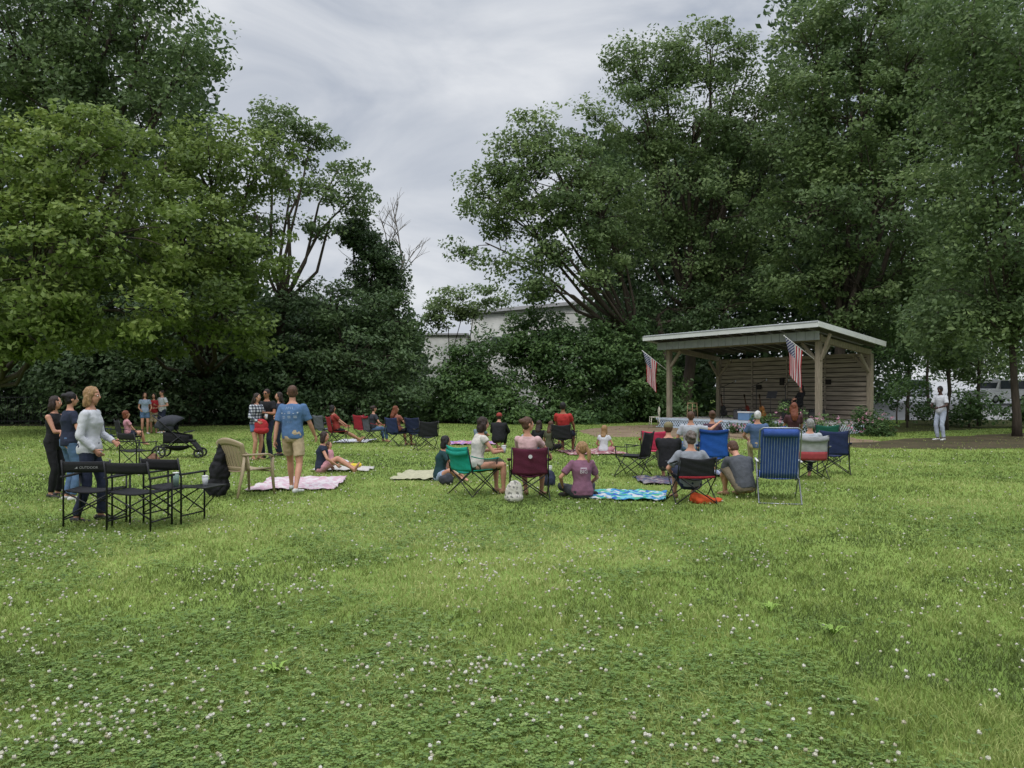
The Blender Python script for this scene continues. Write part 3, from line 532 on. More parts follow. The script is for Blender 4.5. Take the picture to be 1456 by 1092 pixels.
m=MB(); m.box((4.75,-.022,rz(0)-.13),(9.56,.04,.22)); m.bar((9.522,.0,rz(0)-.12),(9.522,4.4,rz(4.4)-.12),.04,.20); m.bar((-.022,.0,rz(0)-.12),(-.022,4.4,rz(4.4)-.12),.04,.20); m.build('fascia',mat('fascia_paint',srgb(198,200,199),.6,.08,2),st)
MB().box((4.75,-.046,rz(0)-.05),(9.58,.012,.05)).build('drip_edge',mat('drip_edge_grey',srgb(140,143,144),.5,.06,2),st)
m=MB()
for k in range(44):
    a=.62+8.55*k/43; m.box((a,.40+(.012 if k%2 else 0),3.83),(.19,.05,.34))
m.build('front_valance',mat('valance_grey',srgb(138,142,142),.6,.1,3),st)
MB().box((4.85,.9,3.76),(8.4,.14,.24)).build('beam',wood,st); MB().bar((8.9,.9,3.74),(8.9,4.3,3.3),.14,.22).build('beam',wood,st); MB().bar((.8,.9,3.74),(.8,4.3,3.3),.14,.22).build('beam',wood,st)
for k in range(14): MB().bar((.5+k*.66,.15,rz(.15)-.19),(.5+k*.66,4.3,rz(4.3)-.19),.05,.14).build('rafter',dark,st)
for a,b_,h in((.8,.9,3.64),(8.9,.9,3.64),(.8,4.3,3.25),(8.9,4.3,3.25)):
    MB().box((a,b_,(h+.0)/2),(.20,.20,h)).build('post',wood,st,bevel=.01)
    sg=1 if a<5 else -1
    MB().bar((a+sg*.09,b_,h-.75),(a+sg*.75,b_,h-.04),.09,.12).build('brace',wood,st)
    sy=1 if b_<2 else -1
    MB().bar((a,b_+sy*.09,h-.75),(a,b_+sy*.7,h-.04),.09,.12).build('brace',wood,st)
MB().bar((8.9+.09,.9,2.9),(9.4,.9,3.9),.09,.1).build('brace',wood,st)
m=MB(); 
for sec in range(4):
    a0=.92+sec*1.97; a1=a0+1.94
    for k in range(14):
        z0=.50+k*.2; m.box(((a0+a1)/2,4.30+(.05 if (k+sec)%2 else 0)+random.uniform(-.004,.004),z0+.10),(a1-a0,.025,.165),Matrix.Rotation(random.uniform(-.004,.004),3,'Y'))
    m.box((a0-.02,4.29,1.9),(.07,.06,2.8))
m.build('slatted_wall',plank,st); MB().box((4.85,4.39,1.9),(7.9,.02,2.78)).build('backing_board',shadow_board,st)
MB().box((4.85,2.5,.42),(8.9,4.0,.06)).build('deck',mat('deck_wood',srgb(160,158,156),.8,.2,2,.3,stretch=(1,12,1)),st)
lat=mat('lattice_paint',srgb(182,196,210),.7,.1,4); m=MB()
for k in range(60):
    a=.45+k*.15
    for sg in(-1,1): m.bar((a,.49+.004*sg,.20-sg*.18),(min(a+.33,9.3),.49+.004*sg,.20+sg*.18),.012,.04)
for k in range(24):
    b_=.55+k*.16
    for sg in(-1,1): m.bar((9.31+.004*sg,b_,.20-sg*.18),(9.31+.004*sg,min(b_+.33,4.5),.20+sg*.18),.04,.012)
m.box((4.85,.48,.41),(9.0,.03,.10)); m.box((4.85,.48,.02),(9.0,.03,.05)); m.build('lattice_skirt',lat,st)
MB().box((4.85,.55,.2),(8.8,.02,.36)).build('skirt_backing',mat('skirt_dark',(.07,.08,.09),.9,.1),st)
for k,(a,zz,w_,h_) in enumerate(((3.3,1.9,.3,.22),(4.6,2.15,.22,.34),(7.0,2.1,.26,.22))):
    o=MB().box((0,0,0),(w_,.04,h_)).box((0,-.022,0),(w_*.7,.01,h_*.7)).build('wall_plaque',shadow_board); o.location=W(a,4.24,zz); o.rotation_euler=(0,0,math.radians(ang))
    tag(o,'small dark plaque hung on the slatted stage wall, %s'%('furthest left of three','middle one of three','furthest right of three')[k],'plaque')
def flagmat():
    m=bpy.data.materials.new('flag_cloth'); m.use_nodes=True; nt=m.node_tree; L=nt.links; b=nt.nodes['Principled BSDF']; b.inputs['Roughness'].default_value=.8
    uv=nt.nodes.new('ShaderNodeUVMap'); sp=nt.nodes.new('ShaderNodeSeparateXYZ'); L.new(uv.outputs[0],sp.inputs[0])
    def M(op,a,b_=None,c=None):
        n=nt.nodes.new('ShaderNodeMath'); n.operation=op
        for i,q in enumerate((a,b_,c)):
            if q is None: continue
            if isinstance(q,(int,float)): n.inputs[i].default_value=q
            else: L.new(q,n.inputs[i])
        return n.outputs[0]
    u,v=sp.outputs[0],sp.outputs[1]
    stripe=M('LESS_THAN',M('FRACT',M('MULTIPLY',v,6.5)),.5)
    cant=M('MULTIPLY',M('LESS_THAN',u,.40),M('GREATER_THAN',v,6/13))
    su=M('MULTIPLY',u,11/.40*.5); sv=M('MULTIPLY',M('SUBTRACT',v,6/13),9/(7/13)*.5)
    du=M('SUBTRACT',M('FRACT',su),.5); dv=M('SUBTRACT',M('FRACT',sv),.5); d=M('ADD',M('MULTIPLY',du,du),M('MULTIPLY',dv,dv))
    du2=M('SUBTRACT',M('FRACT',M('ADD',su,.5)),.5); dv2=M('SUBTRACT',M('FRACT',M('ADD',sv,.5)),.5); d2=M('ADD',M('MULTIPLY',du2,du2),M('MULTIPLY',dv2,dv2))
    star=M('LESS_THAN',M('MINIMUM',d,d2),.045)
    def mix(f,a,b_):
        n=nt.nodes.new('ShaderNodeMix'); n.data_type='RGBA'; L.new(f,n.inputs['Factor'])
        for i,q in((6,a),(7,b_)):
            if isinstance(q,tuple): n.inputs[i].default_value=(*q,1)
            else: L.new(q,n.inputs[i])
        return n.outputs[2]
    wh=(.52,.52,.52); c=mix(stripe,wh,srgb(158,32,44)); k=mix(star,srgb(34,42,88),wh); L.new(mix(cant,c,k),b.inputs['Base Color']); return m
FM=flagmat()
def flag(label,base,tip,Lf,hang,seed,sx):
    base=V(base);tip=V(tip); r=thing('flag',label,'flag',base)
    MB().tube([(0,0,0),tip-base],.016,8).ell(tip-base,.03,n=5,m=8).build('flagpole',METW,r,True)
    d=(tip-base); L0=d.length; d.normalize(); hl=.85; nu,nv=44,22; vs=[]
    side=V((d.x,d.y,0)).normalized(); pe=side.cross(V((0,0,1)))
    for j in range(nv+1):
        for i in range(nu+1):
            u=i/nu;v=j/nv; p=d*(L0-.04-hl*(1-v)); k=min(1,u*2.2); cx=(L0-.04-hl*.55)
            tgt=d*cx+side*((v-.5)*.34); q=p.lerp(V((tgt.x,tgt.y,p.z)),k*.65)
            q=q+V((0,0,-u*hang))+side*(sx*u*.18)+pe*(.07*k*math.sin(v*13+u*3+seed)+.03*math.sin(v*23+seed*2+u*5)*k); vs.append(q)
    fs=[(j*(nu+1)+i,j*(nu+1)+i+1,(j+1)*(nu+1)+i+1,(j+1)*(nu+1)+i) for j in range(nv) for i in range(nu)]
    m=MB().add(vs,fs); o=m.build('flag_cloth',FM,r,True); uvl=o.data.uv_layers.new(name='UVMap')
    for lp in o.data.loops:
        vi=lp.vertex_index; uvl.data[lp.index].uv=((vi%(nu+1))/nu,(vi//(nu+1))/nv)
flag('american flag hanging from the left post of the stage shelter',W(.68,.80,2.75),W(-.15,.05,3.65),1,1.45,.5,-.3)
flag('american flag hanging from the right front post of the stage shelter',W(8.78,.78,2.95),W(8.0,.0,3.87),1,1.5,2.1,-.2)
DZ=.45
def stand(label,a,b_,h=1.5,boom=True,face=0):
    r=thing('microphone_stand',label,'microphone stand',W(a,b_,DZ),face); 
    for k in range(3):
        t=k*2.094; MB().tube([(0,0,.25),(math.cos(t)*.3,math.sin(t)*.3,.01)],.014,6).build('leg',METB,r,True)
    MB().tube([(0,0,.1),(0,0,h)],.016,6).build('pole',METB,r,True)
    if boom: MB().tube([(-.25,.1,h-.12),(.45,-.2,h+.2)],.014,6).build('boom',METB,r,True); MB().ell((.47,-.21,h+.21),(.035,.035,.06)).build('microphone',METG,r,True)
stand('black microphone stand left on the stage',3.0,2.2); stand('black microphone stand at centre of the stage',5.0,2.0,1.55,True,40); stand('black microphone stand beside performer in black',6.6,1.9,1.5,True,80)
def guitar(label,a,b_,face,c):
    r=thing('guitar',label,'guitar',W(a,b_,DZ+.02),face); A=Matrix.Rotation(math.radians(-12),3,'X')
    g=MB(); g.ell(A@V((0,0,.24)),(.20,.05,.20),A,n=8,m=18); g.ell(A@V((0,0,.46)),(.145,.048,.15),A,n=8,m=18); g.build('guitar_body',mat('guitar_'+c[0],c[1],.3,.15,3),r,True)
    MB().bar(A@V((0,.05,.55)),A@V((0,.05,.98)),.05,.025).build('neck',mat('neck_wood',srgb(70,46,30),.5,.2),r); MB().bar(A@V((0,.05,.98)),A@V((0,.04,1.13)),.075,.022).build('headstock',ED,r)
    MB().tube([(-.16,-.1,-.01),(0,.14,.35),(.16,-.1,-.01)],.01,6).tube([(0,.14,.35),(0,.35,-.01)],.01,6).build('guitar_stand',METB,r,True)
guitar('honey coloured acoustic guitar standing on the stage',4.9,2.6,ang+180,('honey',srgb(170,112,60))); guitar('dark red guitar on stand near the slatted wall',3.6,3.2,ang+170,('red',srgb(110,40,30))); guitar('black guitar standing left on the stage',2.3,3.0,ang+190,('black',(.02,.02,.02)))
def amp(label,a,b_,w,h,c):
    r=thing('amplifier',label,'amplifier',W(a,b_,DZ),ang); MB().box((0,0,h/2+.001),(w,.34,h)).build('cabinet',mat('amp_'+c,(.025,.025,.028),.7,.2),r,bevel=.015)
    MB().box((0,-.172,h*.42),(w*.86,.008,h*.7)).build('speaker_cloth',mat('amp_cloth',srgb(72,72,74),.9,.2,60),r); m=MB()
    for k in range(5): m.ell((-w*.32+k*w*.16,-.178,h*.88),(.014,.01,.014),n=4,m=8)
    m.build('knobs',METG,r); MB().tube([(-.1,0,h),(-.09,0,h+.04),(.09,0,h+.04),(.1,0,h)],.01,6).build('handle',METB,r,True)
amp('small black amplifier centre left on stage',4.2,1.9,.5,.45,'a'); amp('tall black speaker cabinet on stage near performer',6.0,2.9,.5,.9,'b'); amp('black amplifier near right front stage post',7.6,2.6,.55,.5,'c')
r=thing('music_stand','black music stand in front of the performer','music stand',W(6.0,1.7,DZ),ang); MB().tube([(0,0,.01),(0,0,1.0)],.012,6).build('pole',METB,r,True); MB().grid(lambda u,v:(-.25+.5*u,.02+.12*v,.95+.3*v),2,2).build('desk',METB,r,False,.01)
MB().tube([(-.25,0,.01),(0,0,.2),(.25,0,.01)],.01,6).tube([(0,.25,.01),(0,0,.2)],.01,6).build('base',METB,r,True)
def chair4(name,label,p,face,c,back,sh=.45,w=.38,cat='chair'):
    r=thing(name,label,cat,p,face); m_=c; MB().box((0,0,sh),(w,w,.03)).build('seat',m_,r,bevel=.01)
    for i in(-1,1):
        for j in(-1,1): MB().tube([(i*w*.42,j*w*.42,sh),(i*w*.52,j*w*.52,0)],.016,6).build('leg',m_,r,True)
    for j in(-1,1): MB().tube([(-w*.48,j*w*.48,.3*sh*2),(w*.48,j*w*.48,.3*sh*2)],.012,6).build('rung',m_,r,True)
    if back:
        MB().torus((0,-w*.5,sh+.30),.17,.016,Matrix.Rotation(math.pi/2,3,'X')).ell((0,-w*.5,sh+.3),(.15,.02,.15)).build('backrest',m_,r,True)
        for i in(-1,1): MB().tube([(i*.12,-w*.48,sh),(i*.1,-w*.5,sh+.18)],.012,6).build('back_post',m_,r,True)
chair4('round_back_chair','white round backed chair at the left end of stage',W(.9,-.15,0),ang+150,mat('ivory_paint',srgb(195,190,175),.5,.05),True,.5,.42)
chair4('bar_stool','pale wooden stool standing on the left of the stage',W(1.7,1.5,DZ),ang,mat('stool_wood',srgb(166,140,108),.6,.1),False,.7,.34,'stool')
p=W(7.3,1.9); person('performer in black with long dark hair seated on the stage',p[0],p[1],ang+180-20,1.72,True,z=DZ,shirt=BLK,sleeve=1.9,legs=BLK,leglen=1.9,hair=('long',HB),shoes=SHB,**P(SITC,pel=(0,0,.72),feet=((-.12,.4,.25),(.12,.42,.10)),hands=((-.25,.35,.95),(.1,.28,.85))))
chair4('bar_stool','dark stool beneath the performer on stage',W(7.3,1.9,DZ),ang,METB,False,.6,.34,'stool')
c=thing('cooler_box','blue and white cooler on the stage floor','cooler',W(5.2,1.1,DZ),ang); MB().box((0,0,.16),(.6,.36,.32)).build('cooler_body',mat('cooler_blue',srgb(100,130,165),.5,.05),c,bevel=.02); MB().box((0,0,.35),(.63,.39,.06)).build('lid',METW,c,bevel=.015)
# ---------------------------------------------------------------- building, car, fence
wl=mat('white_render',srgb(226,226,222),.85,.14,1.2,.1); rf=mat('roof_grey',srgb(176,176,178),.7,.12,1)
b=thing('warehouse','weathered white industrial building seen through the gap between trees','building',(-3.5,66,0))
MB().box((9,10,4.2),(18,20,8.4)).build('wall',wl,b)
m=MB(); m.add([(-.4,-.4,8.3),(9,-.4,9.1),(18.4,-.4,8.7),(-.4,20.4,8.3),(9,20.4,9.1),(18.4,20.4,8.7),(-.4,-.4,8.55),(9,-.4,9.4),(18.4,-.4,9.0),(-.4,20.4,8.55),(9,20.4,9.4),(18.4,20.4,9.0)],[(0,1,7,6),(1,2,8,7),(6,7,10,9),(7,8,11,10),(3,4,1,0),(4,5,2,1),(0,6,9,3),(2,5,11,8),(3,9,10,4),(4,10,11,5)]); m.build('roof',rf,b)
m=MB().add([(0.0,-.0,8.35),(18,0,8.35),(18,0,8.75),(9,0,9.15)],[(0,1,2,3)]).build('gable',wl,b)
MB().box((-3.1,4,3.2),(5.6,12,6.4)).build('low_wing',wl,b); MB().box((-3.1,4,6.47),(6.0,12.4,.14)).build('low_roof',rf,b)
for k in range(4): w=MB().box((2.5+k*4,-.03,5.8),(1.6,.08,1.3)).build('window',rf,b); MB().box((2.5+k*4,-.08,5.8),(1.4,.03,1.1)).build('pane',mat('glass',(.05,.06,.07),.1,.1),w)
def vehicle(name,label,cat,x,y,z,face,c,L=4.6,Wd=1.85,h=1.75):
    r=thing(name,label,cat,(x,y,z),face); hw=Wd/2
    prof=[(-L/2,.35),(-L/2,.95),(-L/2+.15,1.05),(-L*.28,1.1),(-L*.2,h),(L*.42,h),(L/2,1.05),(L/2,.35)]
    m=MB(); n=len(prof); vs=[(a,-hw*(1 if q<1.06 else .86),q) for a,q in prof]+[(a,hw*(1 if q<1.06 else .86),q) for a,q in prof]
    m.add(vs,[tuple(range(n)),tuple(range(2*n-1,n-1,-1))]+[(i,i+n,(i+1)%n+n,(i+1)%n) for i in range(n)]); m.build('car_body',c,r,bevel=.05)
    gl=mat('glass',(.05,.06,.07),.1,.1)
    for sg in(-1,1):
        for a0,a1 in((-L*.2+.1,0),(.08,L*.2),(L*.22,L*.38)):
            MB().add([(a0-.12,sg*(hw*.985+.0),1.12),(a1,sg*(hw*.985),1.12),(a1,sg*(hw*.88+.01),h-.1),(a0,sg*(hw*.88+.01),h-.1)],[(0,1,2,3)]).build('window',gl,r)
    MB().add([(-L*.275,-hw*.85,1.16),(-L*.275,hw*.85,1.16),(-L*.208,hw*.8,h-.08),(-L*.208,-hw*.8,h-.08)],[(0,1,2,3)]).build('windscreen',gl,r)
    for a in(-L*.31,L*.31):
        for sg in(-1,1):
            w=MB().torus((a,sg*hw*.93,.34),.25,.1,Matrix.Rotation(math.pi/2,3,'X')).build('wheel',tyre,r,True); MB().ell((a,sg*hw*.96,.34),(.2,.06,.2)).build('rim',METG,w,True)
    for sg in(-1,1): MB().ell((-L/2,sg*hw*.7,.8),(.05,.17,.09)).build('headlight',METW,r,True)
vehicle('parked_car','white parked car in the lot beyond the right trees','car',XX(1420,60),60,.80,20,mat('white_paint',(.75,.75,.75),.25,.03),4.8,1.9,1.85)
vehicle('parked_car','silver parked car glimpsed left of the white one','car',XX(1300,70),72,1.1,10,mat('silver_paint',(.4,.42,.44),.3,.03,metal=.4))
fx0,fy=XX(-60,39.2),39.2; f=thing('metal_fence','dark metal fence running in shade under the left trees','fence',(fx0,fy,0))
m=MB()
for k in range(46): m.tube([(k*.14,0,.05),(k*.14,0,1.5)],.012,5)
m.build('pickets',METB,f)
for k in range(4): MB().box((k*2.1,.03,.8),(.07,.07,1.6)).build('fence_post',METB,f)
for q in(.2,1.4): MB().box((3.2,.02,q),(6.4,.03,.04)).build('rail',METB,f)
# ---------------------------------------------------------------- ground
def nodes_ground(name,c1,c2,c3,s1,s2,rough=.95,bump=.3):
    m=bpy.data.materials.new(name); m.use_nodes=True; nt=m.node_tree; L=nt.links; b=nt.nodes['Principled BSDF']; b.inputs['Roughness'].default_value=rough; b.inputs['Specular IOR Level'].default_value=.1
    tc=nt.nodes.new('ShaderNodeTexCoord'); n1=nt.nodes.new('ShaderNodeTexNoise'); n1.inputs['Scale'].default_value=s1; n1.inputs['Detail'].default_value=5; n2=nt.nodes.new('ShaderNodeTexNoise'); n2.inputs['Scale'].default_value=s2; n2.inputs['Detail'].default_value=6
    for n in(n1,n2): L.new(tc.outputs['Object'],n.inputs['Vector'])
    r=nt.nodes.new('ShaderNodeValToRGB'); r.color_ramp.elements[0].position=.36; r.color_ramp.elements[1].position=.64; r.color_ramp.elements[0].color=(*c1,1); r.color_ramp.elements[1].color=(*c2,1); L.new(n1.outputs[0],r.inputs[0])
    r2=nt.nodes.new('ShaderNodeValToRGB'); r2.color_ramp.elements[0].position=.4; r2.color_ramp.elements[1].position=.62; L.new(n2.outputs[0],r2.inputs[0])
    mx=nt.nodes.new('ShaderNodeMix'); mx.data_type='RGBA'; L.new(r2.outputs[0],mx.inputs['Factor']); L.new(r.outputs[0],mx.inputs[6]); mx.inputs[7].default_value=(*c3,1); L.new(mx.outputs[2],b.inputs['Base Color'])
    bp=nt.nodes.new('ShaderNodeBump'); bp.inputs['Strength'].default_value=bump; bp.inputs['Distance'].default_value=.05; L.new(n2.outputs[0],bp.inputs['Height']); L.new(bp.outputs[0],b.inputs['Normal']); return m
GM=nodes_ground('lawn_soil',srgb(94,116,54),srgb(124,142,72),srgb(106,126,62),.35,14)
g=MB().add([(-600,-100,0),(600,-100,0),(600,900,0),(-600,900,0)],[(0,1,2,3)]).build('ground',GM); tag(g,'green lawn ground stretching to the tree line',kind='structure')
POLY=[]
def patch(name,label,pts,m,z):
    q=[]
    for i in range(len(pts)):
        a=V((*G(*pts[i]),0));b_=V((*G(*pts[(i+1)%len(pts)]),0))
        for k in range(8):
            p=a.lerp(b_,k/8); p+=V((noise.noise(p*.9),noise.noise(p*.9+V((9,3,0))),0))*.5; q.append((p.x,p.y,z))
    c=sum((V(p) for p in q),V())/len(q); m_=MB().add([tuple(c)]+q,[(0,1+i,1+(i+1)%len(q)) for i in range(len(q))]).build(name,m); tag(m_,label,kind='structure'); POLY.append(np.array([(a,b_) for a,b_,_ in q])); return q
DM=nodes_ground('dirt',srgb(104,86,70),srgb(136,118,100),srgb(118,104,84),.9,9)
patch('bare_dirt','bare brown earth in front of the stage',[(815,613),(870,606),(960,603),(1100,611),(1195,620),(1270,630),(1180,636),(1060,625),(940,621),(850,622)],DM,.005)
patch('dirt_path','brown dirt path leaving the stage to the right',[(1170,633),(1290,624),(1380,619),(1500,614),(1560,636),(1456,638),(1330,639),(1230,638)],nodes_ground('dirt2',srgb(62,52,44),srgb(88,74,60),srgb(66,68,44),.9,9),.009)
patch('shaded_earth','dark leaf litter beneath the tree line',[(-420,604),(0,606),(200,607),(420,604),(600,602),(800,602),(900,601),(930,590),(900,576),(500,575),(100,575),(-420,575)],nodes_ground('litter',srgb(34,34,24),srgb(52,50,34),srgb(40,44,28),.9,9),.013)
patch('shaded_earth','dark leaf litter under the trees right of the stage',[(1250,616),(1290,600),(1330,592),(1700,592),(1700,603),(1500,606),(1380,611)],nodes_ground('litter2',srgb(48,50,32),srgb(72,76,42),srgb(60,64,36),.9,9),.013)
pk=MB().add([(20,46,.02),(70,46,.02),(70,110,3.2),(20,110,3.2)],[(0,1,2,3)]).build('parking_lot',nodes_ground('asphalt',srgb(150,151,152),srgb(172,172,172),srgb(160,160,160),.5,20)); tag(pk,'pale asphalt parking lot rising beyond the right trees',kind='structure')
# ---------------------------------------------------------------- leaves
def mesh_np(name,Vt,k,mats,tint=None,smooth=False):
    Vt=np.ascontiguousarray(Vt,dtype=np.float32).reshape(-1,3); nv=len(Vt); nf=nv//k
    me=bpy.data.meshes.new(name); me.vertices.add(nv); me.vertices.foreach_set('co',Vt.ravel()); me.loops.add(nv); me.loops.foreach_set('vertex_index',np.arange(nv,dtype=np.int32))
    me.polygons.add(nf); me.polygons.foreach_set('loop_start',np.arange(0,nv,k,dtype=np.int32)); me.update(calc_edges=True)
    for m in mats: me.materials.append(m)
    if tint is not None:
        a=me.attributes.new('tint','FLOAT','FACE'); a.data.foreach_set('value',np.ascontiguousarray(tint,dtype=np.float32))
    return me
def leafmat(name,c0,c1,c2,trans=.3,rough=.55):
    m=bpy.data.materials.new(name); m.use_nodes=True; nt=m.node_tree; L=nt.links; b=nt.nodes['Principled BSDF']; b.inputs['Roughness'].default_value=rough; b.inputs['Specular IOR Level'].default_value=.3
    at=nt.nodes.new('ShaderNodeAttribute'); at.attribute_name='tint'; r=nt.nodes.new('ShaderNodeValToRGB'); e=r.color_ramp.elements; e[0].position=0;e[0].color=(*c0,1); e[1].position=1;e[1].color=(*c2,1); x=e.new(.5); x.color=(*c1,1)
    L.new(at.outputs['Fac'],r.inputs[0]); L.new(r.outputs[0],b.inputs['Base Color']); t=nt.nodes.new('ShaderNodeBsdfTranslucent'); L.new(r.outputs[0],t.inputs[0]); mx=nt.nodes.new('ShaderNodeMixShader'); mx.inputs[0].default_value=trans
    L.new(b.outputs[0],mx.inputs[1]); L.new(t.outputs[0],mx.inputs[2]); L.new(mx.outputs[0],nt.nodes['Material Output'].inputs[0]); return m
LM={'bright':leafmat('leaf_bright',(.095,.145,.038),(.18,.25,.058),(.29,.35,.09),.38),'mid':leafmat('leaf_mid',(.085,.135,.052),(.15,.215,.078),(.225,.29,.105),.38),
    'dark':leafmat('leaf_dark',(.04,.072,.032),(.08,.13,.052),(.125,.185,.072)),'vine':leafmat('leaf_vine',(.045,.09,.032),(.085,.15,.048),(.135,.215,.065))}
BARK=mat('bark',srgb(66,58,50),.9,.35,3,.8,stretch=(6,6,1)); BARKL=mat('bark_grey',srgb(112,106,98),.9,.3,3,.6,stretch=(6,6,1))
def leaf_geo(C,R,per,size,tin,out=None,asp=.55,upw=.7):
    n=len(C)*per; c=np.repeat(C,per,0); r=np.repeat(R,per,0)
    g=rng.normal(size=(n,3)); g/=np.maximum(1,np.linalg.norm(g,axis=1,keepdims=True)/1.7); p=c+g*r*.62
    nr=rng.normal(size=(n,3))*.6; nr[:,2]+=upw
    if out is not None:
        ot=np.repeat(out,per,0); nr+=ot*.5
    nr/=np.linalg.norm(nr,axis=1,keepdims=True); t=rng.normal(size=(n,3)); t-=nr*(t*nr).sum(1,keepdims=True); t/=np.linalg.norm(t,axis=1,keepdims=True); b=np.cross(nr,t)
    s=size*rng.uniform(.6,1.35,(n,1)); q=np.stack([p-t*s*.5,p+b*s*asp*.5-nr*s*.06,p+t*s*.5,p-b*s*asp*.5-nr*s*.06],1)
    ti=np.clip(np.repeat(tin,per)+rng.normal(size=n)*.13,0,1); return q.reshape(-1,3),ti
def nz(p,s,o=0.): return noise.noise(V((p[0]*s+o,p[1]*s+o,p[2]*s)))
LEAFN=0
def tree(name,label,base,lobes,lm='mid',tr=.3,leaf=.24,cr=1.0,dens=1.,per=85,group=None,cat='tree',gap=-.28,bark=None,trunkname='trunk',crownname='crown',tb=.5,leanto=None,maxper=None,fork=.35,flat=.55):
    global LEAFN
    bx,by=base; o=thing(name,label,cat,(bx,by,0),0,group); L=[]
    for l in lobes:
        px,py,rx,ry=l[:4]; D=l[4] if len(l)>4 else by; c=np.array([XX(px,D),D,ZZ(py,D)]); a=rx/F*D; h=ry/F*D; L.append((c,np.array([a,max(1.2,min(a,h)*.95) if cr>.45 else a*.8,h])))
    C=[];R=[];Tn=[];O=[];tw=MB(); seed=random.uniform(0,99)
    org=V((bx,by,0))
    top=V((np.mean([c[0] for c,r in L]),np.mean([c[1] for c,r in L]),0)); fz=max(1.2 if cr>.45 else .15,np.mean([c[2] for c,r in L])*fork)
    fp=V(((bx*.7+top.x*.3),(by*.8+top.y*.2),fz)) if not leanto else V(leanto)
    mid=V(((bx+fp.x)/2+random.uniform(-.2,.2)*min(1,cr),(by+fp.y)/2,fz*.5))
    tw.tube([p-org for p in(V((bx,by,-.1)),V((bx,by,fz*.2)),mid,fp)],[tr*1.35,tr*1.05,tr*.9,tr*.75],10)
    jit=1 if cr>.45 else .1
    for c,r in L:
        cv=V(c); a=fp.copy(); m1=a.lerp(cv,.35)+V((random.uniform(-.5,.5),random.uniform(-.5,.5),-.12*(cv-a).length*.5))*jit; m2=a.lerp(cv,.7)+V((random.uniform(-.4,.4),random.uniform(-.4,.4),.2))*jit
        rr=tr*(.55 if r[0]>2 else .4); tw.tube([p-org for p in(a-V((0,0,.3*jit)),m1,m2,cv)],[rr,rr*.75,rr*.5,rr*.3],7)
        n=int(dens*4*math.pi*((r[0]*r[2]+r[0]*r[1]+r[1]*r[2])/3)/(cr*cr*1.7))+4
        for i in range(n):
            u=rng.normal(size=3); u/=np.linalg.norm(u); f=.45+.68*rng.random()**.6; p=c+r*u*f
            if p[2]<.12: p[2]=.12+.4*rng.random()*min(1,cr)
            if nz(p,.45,seed)<gap and len(C)>6: continue
            C.append(p); s=cr*rng.uniform(.5,1.3); R.append((s,s,s*flat)); O.append(u); Tn.append(tb+.30*nz(p,.35,seed+7)+.12*rng.normal()+.08*u[2])
            if i%4==0 and tr>0: q=cv.lerp(m2,rng.random()*.7); pp=V(p); tw.tube([q-org,q.lerp(pp,.5)+V((0,0,.15*jit))-org,pp-org],[rr*.25,rr*.16,min(.012,rr*.1)],5)
    C=np.array(C);R=np.array(R); q,ti=leaf_geo(C,R,per,leaf,np.array(Tn),np.array(O)); q=q-np.array([bx,by,0]); LEAFN+=len(ti)
    me=mesh_np(crownname,q,4,[LM[lm]],ti); link(crownname,me,o)
    tw.build(trunkname,bark or BARK,o,True); return o
def T(px,D): return (XX(px,D),D)
tree('tall_tree','tall dark tree rising to the top left corner of the view',T(40,43),[(30,60,100,110,40),(130,20,100,90,40),(215,30,60,70,39),(270,90,48,62,38),(100,170,100,90,40),(230,160,70,60,39),(-60,150,90,150,40),(190,-40,80,60,40),(150,110,80,70,41),(60,0,90,60,42)],'mid',.4,.26,1.0,.95,80,tb=.26)
tree('maple_tree','yellow green leafy tree nearest at the far left',T(-60,38),[(20,260,95,90,30),(110,240,95,85,30),(60,370,110,90,29),(170,330,90,90,30),(-50,350,90,120,30),(20,460,110,60,29),(150,440,90,50,29.5),(-40,490,70,40,30),(80,500,70,26,30)],'bright',.3,.24,.75,.92,72,tb=.42,gap=-.2,flat=.45)
tree('spreading_tree','mid green tree with drooping boughs right of the yellow green one',T(285,41),[(235,230,65,60,35),(300,250,70,75,36),(360,230,55,60,37),(260,340,80,75,34),(330,350,75,80,35),(210,420,90,60,33),(320,430,70,50,34),(170,480,60,30,34),(260,470,70,36,34.5),(345,480,46,34,36)],'bright',.28,.24,.8,.92,74,tb=.26,gap=-.2,flat=.45)
tree('leaning_tree','dark tree with bare curving limbs leaning towards the sky gap',T(385,42),[(400,215,50,42,42),(440,210,38,30,42),(380,180,45,30,43),(430,265,56,30,42),(485,235,34,22,42),(512,272,26,18,42),(490,292,34,14,42),(455,322,34,12,42),(362,300,44,50,42)],'mid',.28,.22,.7,.9,74,tb=.28,gap=-.14,fork=.5)
tree('vine_covered_trunk','narrow vine wrapped trunk standing against the sky',T(535,44),[(520,335,22,28,44),(542,345,20,34,44),(530,390,28,40,44),(500,330,16,20,44),(555,400,20,36,44)],'dark',.2,.2,.5,1.3,70,tb=.4)
tree('broad_evergreen','broad dark bushy tree low against the gap in the trees',T(500,42),[(470,440,60,40,42),(420,462,60,44,42),(540,450,50,36,42),(570,480,32,58,42),(500,510,85,60,41),(430,540,80,60,41),(565,560,44,44,41),(480,580,90,25,40)],'dark',.3,.22,.8,1.2,85,tb=.5)
o=thing('dead_tree','bare grey dead tree with thin branches against the sky','tree',(*T(566,45.5),0)); m=MB()
